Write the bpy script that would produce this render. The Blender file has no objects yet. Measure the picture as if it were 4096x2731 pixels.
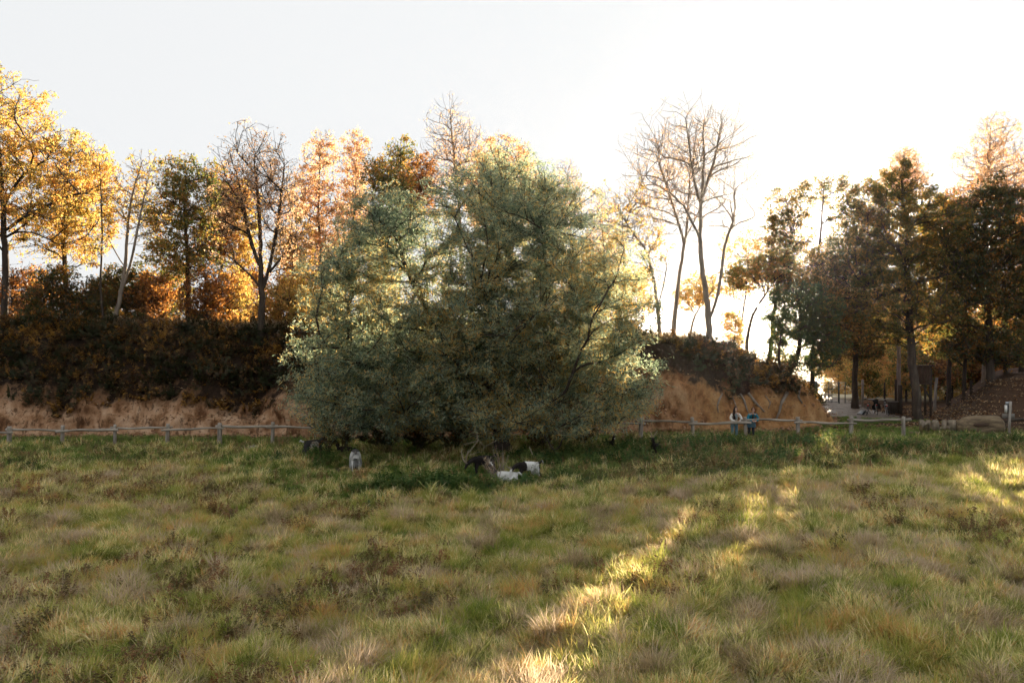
import bpy, bmesh, math, random
import numpy as np
from mathutils import Vector, Matrix, Euler

# ------------------------------------------------------------------ camera, sky, sun, exposure
SC = bpy.context.scene
COL = SC.collection
CAMZ = 4.6
F = 1024 * 28.0 / 36.0          # focal length in pixels of the 1024 wide frame
HOR = 345.0                     # row of the horizon
cam_d = bpy.data.cameras.new("camera")
cam_d.lens = 28.0; cam_d.sensor_width = 36.0; cam_d.clip_end = 4000.0; cam_d.clip_start = 0.1
cam = bpy.data.objects.new("camera", cam_d); COL.objects.link(cam)
cam.location = (0, 0, CAMZ)
cam.rotation_euler = (math.radians(90) + math.atan((HOR - 341.0) / F), 0, 0)
SC.camera = cam

SUN_AZ, SUN_EL = math.radians(21.2), math.radians(8.1)   # azimuth from +Y towards +X
SUN_DIR = Vector((math.sin(SUN_AZ) * math.cos(SUN_EL), math.cos(SUN_AZ) * math.cos(SUN_EL), math.sin(SUN_EL)))
SKY_S = 0.08
world = bpy.data.worlds.new("World"); SC.world = world; world.use_nodes = True
wt = world.node_tree; wt.nodes.clear()
sky = wt.nodes.new('ShaderNodeTexSky'); sky.sky_type = 'NISHITA'; sky.sun_disc = False
sky.sun_elevation = SUN_EL; sky.sun_rotation = SUN_AZ
sky.altitude = 0; sky.air_density = 0.3; sky.dust_density = 7.0; sky.ozone_density = 0.0
bg = wt.nodes.new('ShaderNodeBackground'); bg.inputs[1].default_value = 0.15
wo = wt.nodes.new('ShaderNodeOutputWorld')
hsv = wt.nodes.new('ShaderNodeHueSaturation'); hsv.inputs['Saturation'].default_value = 0.45
wt.links.new(sky.outputs[0], hsv.inputs['Color'])
# thin bright autumn haze evens the sky out: c * L / (c + s)
EXPO = 2.85
va = wt.nodes.new('ShaderNodeVectorMath'); va.operation = 'ADD'; va.inputs[1].default_value = (SKY_S,) * 3
vd = wt.nodes.new('ShaderNodeVectorMath'); vd.operation = 'DIVIDE'
vm = wt.nodes.new('ShaderNodeVectorMath'); vm.operation = 'MULTIPLY'; L_ = 0.925 / (0.15 * 2 ** EXPO); vm.inputs[1].default_value = (L_ * .98, L_, L_ * 1.015)
wt.links.new(hsv.outputs[0], va.inputs[0]); wt.links.new(hsv.outputs[0], vd.inputs[0]); wt.links.new(va.outputs[0], vd.inputs[1]); wt.links.new(vd.outputs[0], vm.inputs[0])
# the low sun's own disc and the bright air round it
tc = wt.nodes.new('ShaderNodeTexCoord'); dt = wt.nodes.new('ShaderNodeVectorMath'); dt.operation = 'DOT_PRODUCT'; dt.inputs[1].default_value = SUN_DIR
wt.links.new(tc.outputs['Generated'], dt.inputs[0])
def wmath(op, a, b):
    n_ = wt.nodes.new('ShaderNodeMath'); n_.operation = op
    for i_, v_ in enumerate((a, b)):
        if hasattr(v_, 'is_output'): wt.links.new(v_, n_.inputs[i_])
        else: n_.inputs[i_].default_value = v_
    return n_.outputs[0]
dpos = wmath('MAXIMUM', dt.outputs['Value'], 0.0)
glow = wmath('ADD', wmath('MULTIPLY', wmath('POWER', dpos, 1500.0), 3.0), wmath('MULTIPLY', wmath('POWER', dpos, 60.0), 0.02))
glow = wmath('MULTIPLY', glow, L_)
gl = wt.nodes.new('ShaderNodeVectorMath'); gl.operation = 'ADD'; cb_ = wt.nodes.new('ShaderNodeCombineXYZ')
for i_ in range(3): wt.links.new(glow, cb_.inputs[i_])
wt.links.new(vm.outputs[0], gl.inputs[0]); wt.links.new(cb_.outputs[0], gl.inputs[1]); wt.links.new(gl.outputs[0], bg.inputs[0]); wt.links.new(bg.outputs[0], wo.inputs[0])

sun_d = bpy.data.lights.new("sun", 'SUN'); sun_d.energy = 3.4; sun_d.angle = math.radians(0.5); sun_d.color = (1.0, 0.80, 0.56)
sun = bpy.data.objects.new("sun", sun_d); COL.objects.link(sun)
sun.rotation_euler = (-SUN_DIR).to_track_quat('-Z', 'Y').to_euler()
sun.location = (20, 60, 40)

vs = SC.view_settings
vs.view_transform = 'Standard'; vs.look = 'None'; vs.gamma = 1.0; vs.use_curve_mapping = False
vs.exposure = EXPO
SC.cycles.use_denoising = True
SC.cycles.use_adaptive_sampling = True; SC.cycles.adaptive_threshold = 0.02
SC.cycles.max_bounces = 6; SC.cycles.diffuse_bounces = 3; SC.cycles.glossy_bounces = 2
SC.cycles.transmission_bounces = 4; SC.cycles.volume_bounces = 0; SC.cycles.transparent_max_bounces = 4
SC.cycles.caustics_reflective = False; SC.cycles.caustics_refractive = False
SC.cycles.sample_clamp_indirect = 0.7
HAZE_DENSITY = 0.0001
HAZE_G = 0.85
RNG = np.random.default_rng(7)

def W(u, v, Y):
    """a picture direction at a distance Y becomes a real place"""
    return np.array([(u - 512.0) / F * Y, Y, CAMZ - (v - HOR) / F * Y])

# ------------------------------------------------------------------ numeric noise
def _hash(ix, iy, iz, seed):
    h = (ix.astype(np.int64) * 374761393 + iy.astype(np.int64) * 668265263 + iz.astype(np.int64) * 2147483647 + seed * 1274126177) & 0xFFFFFFFF
    h = ((h ^ (h >> 13)) * 1274126177) & 0xFFFFFFFF
    h = ((h ^ (h >> 16)) * 2246822519) & 0xFFFFFFFF
    return ((h ^ (h >> 15)) & 0xFFFFFF) / float(0xFFFFFF)
def vnoise(x, y, z=None, seed=0):
    x = np.asarray(x, float); y = np.asarray(y, float)
    z = np.zeros_like(x) if z is None else np.asarray(z, float)
    ix, iy, iz = np.floor(x), np.floor(y), np.floor(z)
    fx, fy, fz = x - ix, y - iy, z - iz
    fx, fy, fz = [f * f * (3 - 2 * f) for f in (fx, fy, fz)]
    r = 0
    for dx in (0, 1):
        for dy in (0, 1):
            for dz in (0, 1):
                w = (fx if dx else 1 - fx) * (fy if dy else 1 - fy) * (fz if dz else 1 - fz)
                r = r + w * _hash(ix + dx, iy + dy, iz + dz, seed)
    return r * 2 - 1
def fbm(x, y, z=None, seed=0, oct=4, gain=0.5):
    r, a = 0, 1.0
    for o in range(oct):
        k = 2.0 ** o
        r = r + a * vnoise(np.asarray(x) * k + 17.3 * o, np.asarray(y) * k - 9.1 * o, None if z is None else np.asarray(z) * k + 3.7 * o, seed + o)
        a *= gain
    return r
def sstep(a, b, x):
    t = np.clip((np.asarray(x, float) - a) / (b - a), 0, 1)
    return t * t * (3 - 2 * t)

# ------------------------------------------------------------------ mesh helpers
def mesh_np(name, verts, loops, starts, attrs=None, smooth=False, mats=(), matidx=None):
    me = bpy.data.meshes.new(name)
    verts = np.asarray(verts, np.float32)
    me.vertices.add(len(verts)); me.vertices.foreach_set('co', verts.ravel())
    if len(loops):
        me.loops.add(len(loops)); me.loops.foreach_set('vertex_index', np.asarray(loops, np.int32))
        me.polygons.add(len(starts)); me.polygons.foreach_set('loop_start', np.asarray(starts, np.int32))
        if smooth: me.polygons.foreach_set('use_smooth', np.ones(len(starts), bool))
    me.update(calc_edges=True)
    for m in mats: me.materials.append(m)
    if matidx is not None: me.polygons.foreach_set('material_index', np.asarray(matidx, np.int32))
    for k, (dom, typ, arr) in (attrs or {}).items():
        a = me.attributes.new(k, typ, dom)
        a.data.foreach_set('vector' if typ == 'FLOAT_VECTOR' else 'value', np.asarray(arr).ravel())
    return me
class MB:
    """collects pieces, builds one mesh"""
    def __init__(s): s.v = []; s.l = []; s.n = []; s.c = 0; s.mi = []
    def add(s, verts, faces, mi=0):
        verts = np.asarray(verts, float)
        s.v.append(verts)
        for f in faces:
            s.l.extend([i + s.c for i in f]); s.n.append(len(f)); s.mi.append(mi)
        s.c += len(verts)
    def addq(s, verts, q, mi=0):          # q: (n,k) array
        s.v.append(np.asarray(verts, float)); q = np.asarray(q) + s.c
        s.l.extend(q.ravel().tolist()); s.n.extend([q.shape[1]] * len(q)); s.mi.extend([mi] * len(q)); s.c += len(verts)
    def box(s, c, size, R=None, mi=0, jit=0, rng=None):
        h = np.array(size) / 2
        v = np.array([[x, y, z] for x in (-1, 1) for y in (-1, 1) for z in (-1, 1)]) * h
        if jit: v = v + rng.uniform(-jit, jit, v.shape)
        if R is not None: v = v @ np.array(R).T
        s.add(v + np.array(c), [(0, 1, 3, 2), (4, 6, 7, 5), (0, 4, 5, 1), (2, 3, 7, 6), (0, 2, 6, 4), (1, 5, 7, 3)], mi)
    def tube(s, pts, rad, k=6, caps=True, mi=0, flat=1.0):
        pts = np.asarray(pts, float); m = len(pts)
        rad = np.full(m, float(rad)) if np.isscalar(rad) else np.asarray(rad, float)
        T = np.gradient(pts, axis=0); T /= np.linalg.norm(T, axis=1)[:, None] + 1e-9
        ref = np.array([0, 0, 1.0]) if abs(T[:, 2]).mean() < 0.8 else np.array([0, 1.0, 0])
        A = np.cross(T, ref); A /= np.linalg.norm(A, axis=1)[:, None] + 1e-9
        B = np.cross(T, A)
        an = np.arange(k) * 2 * math.pi / k
        v = pts[:, None] + rad[:, None, None] * (np.cos(an)[None, :, None] * A[:, None] + flat * np.sin(an)[None, :, None] * B[:, None])
        v = v.reshape(-1, 3)
        i = np.arange(m - 1)[:, None] * k; j = np.arange(k)[None]
        q = np.stack([i + j, i + (j + 1) % k, i + k + (j + 1) % k, i + k + j], -1).reshape(-1, 4)
        c0 = s.c
        s.addq(v, q, mi)
        if caps:
            s.l.extend([c0 + a for a in range(k)][::-1]); s.n.append(k); s.mi.append(mi)
            s.l.extend([c0 + (m - 1) * k + a for a in range(k)]); s.n.append(k); s.mi.append(mi)
    def prism(s, poly, d0, d1, fn, mi=0):
        """poly: 2-D outline; fn(a,b,d) gives the 3-D point"""
        n = len(poly)
        v = [fn(a, b, d0) for a, b in poly] + [fn(a, b, d1) for a, b in poly]
        s.add(v, [tuple(range(n))[::-1], tuple(range(n, 2 * n))] + [(i, (i + 1) % n, n + (i + 1) % n, n + i) for i in range(n)], mi)
    def ellipsoid(s, c, r, nu=10, nv=7, mi=0, R=None):
        v = [[0, 0, 1.0]] + [[math.sin(math.pi * j / nv) * math.cos(2 * math.pi * i / nu), math.sin(math.pi * j / nv) * math.sin(2 * math.pi * i / nu), math.cos(math.pi * j / nv)] for j in range(1, nv) for i in range(nu)] + [[0, 0, -1.0]]
        f = [(0, 1 + i, 1 + (i + 1) % nu) for i in range(nu)]
        for j in range(nv - 2):
            f += [(1 + j * nu + i, 1 + (j + 1) * nu + i, 1 + (j + 1) * nu + (i + 1) % nu, 1 + j * nu + (i + 1) % nu) for i in range(nu)]
        L = 1 + (nv - 1) * nu
        f += [(L, 1 + (nv - 2) * nu + (i + 1) % nu, 1 + (nv - 2) * nu + i) for i in range(nu)]
        v = np.array(v) * np.array(r)
        if R is not None: v = v @ np.array(R).T
        s.add(v + np.array(c), f, mi)
    def mesh(s, name, mats=(), smooth=False, attrs=None):
        v = np.concatenate(s.v) if s.v else np.zeros((0, 3))
        n = np.array(s.n, int); st = np.concatenate([[0], np.cumsum(n)[:-1]]) if len(n) else []
        return mesh_np(name, v, s.l, st, attrs, smooth, mats, s.mi if len(mats) > 1 else None)
    def build(s, name, mat, parent=None, smooth=False):
        mats = mat if isinstance(mat, (list, tuple)) else (mat,)
        return obj(name, s.mesh(name, mats, smooth), parent)
def obj(name, me, parent=None, loc=None, rotz=None):
    o = bpy.data.objects.new(name, me); COL.objects.link(o)
    if parent is not None: o.parent = parent
    if loc is not None: o.location = loc
    if rotz is not None: o.rotation_euler = (0, 0, rotz)
    return o
def empty(name, loc=(0, 0, 0), rotz=0.0):
    return obj(name, None, None, loc, rotz)
def tag(o, label=None, cat=None, group=None, kind=None):
    if label: o['label'] = label
    if cat: o['category'] = cat
    if group: o['group'] = group
    if kind: o['kind'] = kind
    return o
def rotm(axis, ang): return np.array(Matrix.Rotation(ang, 3, axis))

# ------------------------------------------------------------------ materials
class NT:
    def __init__(s, name):
        s.m = bpy.data.materials.new(name); s.m.use_nodes = True; s.t = s.m.node_tree; s.t.nodes.clear()
        s.out = s.n('ShaderNodeOutputMaterial')
    def n(s, typ, **kw):
        nd = s.t.nodes.new(typ)
        for k, v in kw.items():
            if k.startswith('i_'):
                k2 = k[2:]; nd.inputs[int(k2) if k2.isdigit() else k2.replace('_', ' ')].default_value = v
            else: setattr(nd, k, v)
        return nd
    def l(s, a, b): s.t.links.new(a, b); return b
    def noise(s, scale, detail=3, rough=0.55, vec=None, dim='3D'):
        nd = s.n('ShaderNodeTexNoise', noise_dimensions=dim); nd.inputs['Scale'].default_value = scale
        nd.inputs['Detail'].default_value = detail; nd.inputs['Roughness'].default_value = rough
        if vec is not None: s.l(vec, nd.inputs['Vector'])
        return nd.outputs[0]
    def ramp(s, fac, stops):
        r = s.n('ShaderNodeValToRGB'); e = r.color_ramp.elements
        while len(e) < len(stops): e.new(0.5)
        for i, (p, c) in enumerate(stops):
            e[i].position = p; e[i].color = (*c, 1) if len(c) == 3 else c
        s.l(fac, r.inputs[0]); return r.outputs[0]
    def mix(s, fac, a, b, typ='MIX'):
        nd = s.n('ShaderNodeMix', data_type='RGBA', blend_type=typ)
        for sock, v in ((nd.inputs[0], fac), (nd.inputs[6], a), (nd.inputs[7], b)):
            if hasattr(v, 'is_output'): s.l(v, sock)
            else: sock.default_value = v if not isinstance(v, tuple) else ((*v, 1) if len(v) == 3 else v)
        return nd.outputs[2]
    def math(s, op, a, b=0.0, clamp=False):
        nd = s.n('ShaderNodeMath', operation=op, use_clamp=clamp)
        for i, v in enumerate((a, b)):
            if hasattr(v, 'is_output'): s.l(v, nd.inputs[i])
            else: nd.inputs[i].default_value = v
        return nd.outputs[0]
    def attr(s, name, typ='GEOMETRY'):
        return s.n('ShaderNodeAttribute', attribute_name=name, attribute_type=typ).outputs['Fac']
    def pos(s): return s.n('ShaderNodeNewGeometry').outputs['Position']
    def objco(s): return s.n('ShaderNodeTexCoord').outputs['Object']
    def bsdf(s, col, rough=0.8, bump=None, bstr=0.5, bdist=0.02, spec=0.3, metal=0.0):
        b = s.n('ShaderNodeBsdfPrincipled')
        if hasattr(col, 'is_output'): s.l(col, b.inputs['Base Color'])
        else: b.inputs['Base Color'].default_value = (*col, 1)
        if hasattr(rough, 'is_output'): s.l(rough, b.inputs['Roughness'])
        else: b.inputs['Roughness'].default_value = rough
        b.inputs['Specular IOR Level'].default_value = spec; b.inputs['Metallic'].default_value = metal
        if bump is not None:
            bn = s.n('ShaderNodeBump'); bn.inputs['Strength'].default_value = bstr; bn.inputs['Distance'].default_value = bdist
            s.l(bump, bn.inputs['Height']); s.l(bn.outputs[0], b.inputs['Normal'])
        s.l(b.outputs[0], s.out.inputs[0]); return s.m
    def leaf(s, col, tcol, trans=0.5, gloss=0.03):
        d = s.n('ShaderNodeBsdfDiffuse'); t = s.n('ShaderNodeBsdfTranslucent'); g = s.n('ShaderNodeBsdfGlossy'); g.inputs['Roughness'].default_value = 0.45
        s.l(col, d.inputs[0]); s.l(tcol, t.inputs[0])
        a = s.n('ShaderNodeMixShader'); a.inputs[0].default_value = trans; s.l(d.outputs[0], a.inputs[1]); s.l(t.outputs[0], a.inputs[2])
        b = s.n('ShaderNodeMixShader'); b.inputs[0].default_value = gloss; s.l(a.outputs[0], b.inputs[1]); s.l(g.outputs[0], b.inputs[2])
        s.l(b.outputs[0], s.out.inputs[0]); return s.m

def leaf_mat(name, stops, tboost=2.5, trans=0.5, noise_scale=0.5, gloss=0.025):
    """stops: (position, colour) along a mix of per-leaf chance and slow patches"""
    m = NT(name)
    r = m.attr('rnd'); nz = m.noise(noise_scale, 2, 0.5, m.pos())
    nz = m.math('MULTIPLY', m.math('SUBTRACT', nz, 0.5), 1.5)
    f = m.math('ADD', r, nz, clamp=True)
    col = m.ramp(f, stops)
    hs = m.n('ShaderNodeHueSaturation'); hs.inputs['Saturation'].default_value = 0.98; hs.inputs['Value'].default_value = tboost
    m.l(col, hs.inputs['Color'])
    return m.leaf(col, hs.outputs[0], trans, gloss)
def plain(name, c1, c2, scale=6.0, rough=0.85, bstr=0.4, bdist=0.01, spec=0.3, stretch=None, metal=0.0):
    m = NT(name); co = m.objco()
    if stretch:
        mp = m.n('ShaderNodeMapping'); mp.inputs['Scale'].default_value = stretch; m.l(co, mp.inputs[0]); co = mp.outputs[0]
    nz = m.noise(scale, 4, 0.6, co)
    return m.bsdf(m.ramp(nz, [(0.3, c1), (0.7, c2)]), rough, nz, bstr, bdist, spec, metal)

M = {}
M['bark'] = plain('bark', (0.025, 0.017, 0.012), (0.075, 0.055, 0.04), 5, stretch=(1, 1, 0.25), bdist=0.03)
M['pale_bark'] = plain('pale_bark', (0.16, 0.125, 0.095), (0.32, 0.27, 0.22), 5, stretch=(1, 1, 0.25), bdist=0.02)
M['dead_wood'] = plain('dead_wood', (0.28, 0.23, 0.16), (0.5, 0.43, 0.32), 14)
M['post_wood'] = plain('post_wood', (0.15, 0.125, 0.10), (0.42, 0.38, 0.33), 9, stretch=(1, 1, 0.2), bdist=0.02)
M['rail_wood'] = plain('rail_wood', (0.14, 0.115, 0.085), (0.42, 0.37, 0.31), 7, stretch=(0.15, 1, 1), bdist=0.02)
GOLD = [(0.0, (0.15, 0.15, 0.035)), (0.3, (0.34, 0.24, 0.055)), (0.65, (0.45, 0.30, 0.075)), (1.0, (0.40, 0.19, 0.045))]
M['leaf_gold'] = leaf_mat('leaf_gold', GOLD)
M['leaf_greengold'] = leaf_mat('leaf_greengold', [(0.0, (0.045, 0.07, 0.018)), (0.4, (0.12, 0.12, 0.025)), (0.75, (0.27, 0.17, 0.03)), (1.0, (0.32, 0.14, 0.03))])
M['leaf_rust'] = leaf_mat('leaf_rust', [(0.0, (0.07, 0.04, 0.015)), (0.4, (0.17, 0.075, 0.02)), (0.8, (0.30, 0.12, 0.025)), (1.0, (0.34, 0.17, 0.03))])
M['leaf_peach'] = leaf_mat('leaf_peach', [(0.0, (0.28, 0.19, 0.10)), (0.5, (0.46, 0.31, 0.17)), (1.0, (0.50, 0.27, 0.13))])
M['leaf_dark'] = leaf_mat('leaf_dark', [(0.0, (0.03, 0.042, 0.012)), (0.5, (0.06, 0.058, 0.015)), (0.85, (0.12, 0.06, 0.015)), (1.0, (0.22, 0.10, 0.015))], tboost=2.8, trans=0.4)
M['leaf_copper'] = leaf_mat('leaf_copper', [(0.0, (0.04, 0.05, 0.010)), (0.4, (0.075, 0.066, 0.013)), (0.75, (0.125, 0.080, 0.014)), (1.0, (0.25, 0.13, 0.02))], tboost=3.2, trans=0.42)
M['leaf_green'] = leaf_mat('leaf_green', [(0.0, (0.03, 0.055, 0.018)), (0.6, (0.05, 0.085, 0.022)), (0.92, (0.08, 0.10, 0.02)), (1.0, (0.22, 0.16, 0.03))], tboost=2.0, trans=0.42)
M['leaf_willow'] = leaf_mat('leaf_willow', [(0.0, (0.05, 0.08, 0.045)), (0.35, (0.12, 0.165, 0.105)), (0.66, (0.24, 0.285, 0.19)), (0.84, (0.36, 0.30, 0.12)), (1.0, (0.44, 0.27, 0.07))], tboost=2.6, trans=0.52, noise_scale=0.35, gloss=0.05)
# ------------------------------------------------------------------ the lie of the land
def base_h(x, y):
    """meadow floor without hummocks"""
    x = np.asarray(x, float); y = np.asarray(y, float)
    z = -0.42 + 0.42 * sstep(-6, 12, x)
    z = z + 0.10 * fbm(x * 0.12, y * 0.12, seed=3, oct=3)
    m2 = sstep(0.0, 5.2, x - 0.53 * y) * sstep(40.8, 46.5, y + 0.8 * np.sin(x * 0.6)) * (1 - sstep(58, 66, y))
    z = z + 2.6 * m2 * (1 + 0.06 * fbm(x * 0.5, y * 0.5, seed=9))
    z = z + 0.25 * sstep(40, 70, y) * sstep(10, 20, x)
    return z
def ground_h(x, y):
    x = np.asarray(x, float); y = np.asarray(y, float)
    near = 1 - sstep(36, 41, y)
    hum = np.clip(fbm(x * 1.2, y * 1.2, seed=21, oct=3), -1, 1)
    return base_h(x, y) + near * (0.12 * hum + 0.06 * fbm(x * 2.6, y * 2.6, seed=31, oct=2)) + (1 - near) * 0.03 * fbm(x * 1.5, y * 1.5, seed=41, oct=3)

def axis(lo, flo, fhi, hi, step, n):
    a = flo - (flo - lo) * (np.linspace(1, 0, n, endpoint=False) ** 2.6)
    b = np.arange(flo, fhi, step)
    c = fhi + (hi - fhi) * (np.linspace(0, 1, n + 1) ** 2.6)
    return np.concatenate([a, b, c])
def grid_mesh(name, xs, ys, zf, mats, attrs=None):
    X, Y = np.meshgrid(xs, ys); nx, ny = len(xs), len(ys)
    v = np.stack([X, Y, zf(X, Y)], -1).reshape(-1, 3)
    i = (np.arange(ny - 1)[:, None] * nx + np.arange(nx - 1)[None])
    q = np.stack([i, i + 1, i + nx + 1, i + nx], -1).reshape(-1, 4)
    return mesh_np(name, v, q.ravel(), np.arange(len(q)) * 4, attrs, True, mats)
m = NT('soil_and_turf')
p = m.pos(); sx = m.n('ShaderNodeSeparateXYZ'); m.l(p, sx.inputs[0])
turf = m.ramp(m.noise(1.3, 5, 0.65, p), [(0.3, (0.045, 0.032, 0.016)), (0.5, (0.075, 0.07, 0.022)), (0.72, (0.16, 0.12, 0.06))])
lit = m.ramp(m.noise(14, 4, 0.7, p), [(0.35, (0.025, 0.014, 0.008)), (0.55, (0.065, 0.034, 0.018)), (0.8, (0.13, 0.07, 0.035))])
field = m.ramp(m.noise(0.08, 5, 0.6, p), [(0.3, (0.40, 0.38, 0.22)), (0.6, (0.58, 0.52, 0.36))])
fy = m.math('ADD', sx.outputs[1], m.math('MULTIPLY', m.noise(0.8, 3, 0.6, p), 3.0))
k1 = m.n('ShaderNodeMapRange'); m.l(fy, k1.inputs[0]); k1.inputs[1].default_value = 39.5; k1.inputs[2].default_value = 41.5
k2 = m.n('ShaderNodeMapRange'); m.l(fy, k2.inputs[0]); k2.inputs[1].default_value = 63; k2.inputs[2].default_value = 70
c = m.mix(k1.outputs[0], turf, lit); c = m.mix(k2.outputs[0], c, field)
M['ground'] = m.bsdf(c, 0.9, m.noise(9, 4, 0.7, p), 0.6, 0.04, 0.2)
g = obj('ground', grid_mesh('ground', axis(-700, -34, 38, 700, 0.25, 14), axis(-30, 5, 64, 1100, 0.25, 22), ground_h, [M['ground']]))
tag(g, kind='structure')

# gravel path through the gap and on to the gate
m = NT('gravel'); p = m.pos()
n1 = m.noise(26, 4, 0.7, p); n2 = m.noise(1.6, 3, 0.6, p)
c = m.mix(n2, m.ramp(n1, [(0.3, (0.10, 0.075, 0.055)), (0.7, (0.28, 0.23, 0.18))]), (0.22, 0.15, 0.10), 'MULTIPLY')
c = m.mix(0.55, c, m.ramp(n1, [(0.3, (0.14, 0.11, 0.085)), (0.7, (0.32, 0.27, 0.22))]))
rg = m.ramp(n2, [(0.35, (0.4, 0.4, 0.4)), (0.65, (0.7, 0.7, 0.7))])
M['gravel'] = m.bsdf(c, rg, n1, 0.5, 0.02, 0.5)
def path_line(t):
    """centre and half width of the path, t 0..1 from the fence gap to far beyond the gate"""
    ys = np.array([49.5, 50.5, 53, 57, 62, 72, 95, 160]); xs = np.array([22.5, 22.3, 22.3, 22.4, 23.2, 25.0, 29.5, 44.0]); hw = np.array([1.2, 2.5, 3.3, 3.3, 3.0, 3.4, 3.6, 4.0])
    tt = np.linspace(0, 1, len(ys)) ** 1.0
    return np.interp(t, tt, xs), np.interp(t, tt, ys), np.interp(t, tt, hw)
T = np.linspace(0, 1, 110); A = np.linspace(-1, 1, 21)
px_, py_, hw_ = path_line(T)
edge = 1 + 0.10 * fbm(T * 40, T * 0, seed=5, oct=3)
PX = px_[:, None] + A[None] * (hw_ * edge)[:, None]; PY = np.repeat(py_[:, None], 21, 1)
PZ = ground_h(PX, PY) + 0.03 * (1 - np.abs(A[None]) ** 4) - 0.006 + 0.012 * fbm(PX * 3, PY * 3, seed=77)
nx = 21; i = (np.arange(109)[:, None] * nx + np.arange(20)[None]); q = np.stack([i, i + 1, i + nx + 1, i + nx], -1).reshape(-1, 4)
tag(obj('path', mesh_np('path', np.stack([PX, PY, PZ], -1).reshape(-1, 3), q.ravel(), np.arange(len(q)) * 4, None, True, [M['gravel']])), kind='structure')

# far hills on the horizon
m = NT('far_hill'); M['far_hill'] = m.bsdf(m.ramp(m.noise(0.03, 4, 0.6, m.pos()), [(0.3, (0.20, 0.21, 0.17)), (0.7, (0.34, 0.33, 0.27))]), 0.95)
xs = np.linspace(-690, 690, 160); ys = np.linspace(620, 1090, 24)
def hz(X, Y): return -1.0 + sstep(620, 900, Y) * (6 + 4 * fbm(X * 0.006, Y * 0.004, seed=60, oct=3)) + 1.3 * fbm(X * 0.09, Y * 0.05, seed=62, oct=2) * sstep(640, 760, Y)
tag(obj('hills', grid_mesh('hills', xs, ys, hz, [M['far_hill']])), kind='structure')

# ------------------------------------------------------------------ the clay bank: foot, top edge and back of a long loft
BX = np.array([-75, -50, -36, -24, -14, -6, 0, 6, 10, 13, 15.6, 17.6, 18.9, 19.6, 19.8, 19.8, 19.5])
BFY = np.array([43, 43.2, 43.6, 43.6, 43.8, 43.8, 43.8, 43.6, 43.5, 43.7, 44.2, 45.2, 46.8, 49, 52, 57, 64.0])
BTX = np.array([-75, -50, -36, -24, -14, -6, 0, 5.5, 8.5, 10.8, 12.0, 13.0, 13.8, 14.6, 15.4, 16.0, 16.0])
BTY = np.array([50, 49.6, 49.8, 49.6, 49.6, 49.2, 48.6, 47.0, 46.2, 46.3, 47.0, 48.0, 49.4, 51, 54, 58, 64.0])
BTZ = np.array([6.0, 6.0, 5.9, 5.9, 5.75, 5.6, 5.4, 5.2, 4.95, 4.75, 4.1, 3.6, 3.1, 2.6, 2.0, 1.3, 0.6])
BHC = np.array([1.9, 1.9, 2.0, 2.1, 1.95, 2.2, 2.6, 3.5, 3.6, 3.3, 2.7, 1.9, 1.25, 1.0, 0.7, 0.5, 0.3])
bs = np.concatenate([[0], np.cumsum(np.hypot(np.diff(BX), np.diff(BFY)))]); BLEN = bs[-1]
NS, NT_ = 760, 56
S = np.linspace(0, BLEN, NS)
def bi(a): return np.interp(S, bs, a)
fx, fy_, tx, ty, tz, hc = bi(BX), bi(BFY), bi(BTX), bi(BTY), bi(BTZ), bi(BHC)
fz = base_h(fx, fy_) - 0.15
hc = hc * (1 + 0.36 * fbm(S * 0.35, S * 0, seed=8, oct=4)) 
tt = np.concatenate([np.linspace(0, 1, 26), 1 + np.linspace(0, 1, 21)[1:], 2 + np.linspace(0, 1, 11)[1:]])
bank = np.zeros((NS, len(tt), 3)); mask = np.zeros((NS, len(tt)))
# a foot apron of fallen clay, a steep face, an overhung slope, the flat top, the back
cx_, cy_ = fx + (tx - fx) * 0.16, fy_ + (ty - fy_) * 0.16
for j, t in enumerate(tt):
    if t <= 1:
        a = np.interp(t, [0, 0.25, 0.5, 1.0], [0, 0.07, 0.10, 0.20]); h = np.interp(t, [0, 0.25, 0.5, 1.0], [0, 0.16, 0.5, 1.0])
        x, y, z = fx + (tx - fx) * a, fy_ + (ty - fy_) * a, fz + hc * h
    elif t <= 2:
        k = t - 1; a = 0.20 + 0.80 * k; h = 0.15 * k + 0.85 * (1 - (1 - k) ** 1.9)
        x, y, z = fx + (tx - fx) * a, fy_ + (ty - fy_) * a, (fz + hc) + (tz - fz - hc) * h
    else:
        k = t - 2; bxx = np.minimum(tx, 12.5); byy = np.maximum(ty + 22, 70.0)
        x, y, z = tx + (bxx - tx) * k, ty + (byy - ty) * k, tz + 0.25 * np.sin(k * 3) * (tz > 3) - k ** 6 * (tz + 0.8)
    bank[:, j] = np.stack([x, y, z], -1); mask[:, j] = t
nrm = np.stack([-(np.gradient(fy_)), np.gradient(fx), np.zeros(NS)], -1); nrm /= np.linalg.norm(nrm, axis=1)[:, None]   # inward
P3 = bank.reshape(-1, 3); st_ = np.repeat(S, len(tt)); tl = mask.ravel()
rough_ = fbm(P3[:, 0] * 0.7, P3[:, 1] * 0.7, P3[:, 2] * 0.5, seed=12, oct=4) * 0.33 + 0.26 * np.abs(fbm(st_ * 0.8, P3[:, 2] * 0.5, seed=14, oct=4)) + 0.05 * fbm(st_ * 3.5, P3[:, 2] * 2.5, seed=16, oct=2)
rough_ = rough_ * np.where(tl < 1.05, sstep(0, 0.2, tl), 1.0)
P3[:, :2] -= (np.repeat(nrm, len(tt), 0)[:, :2]) * rough_[:, None] * np.where(tl > 2.05, 0.0, 1.0)[:, None]
P3[:, 2] += 0.22 * fbm(P3[:, 0] * 0.6, P3[:, 1] * 0.6, seed=15, oct=4) * sstep(0.3, 1.3, tl)
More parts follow.
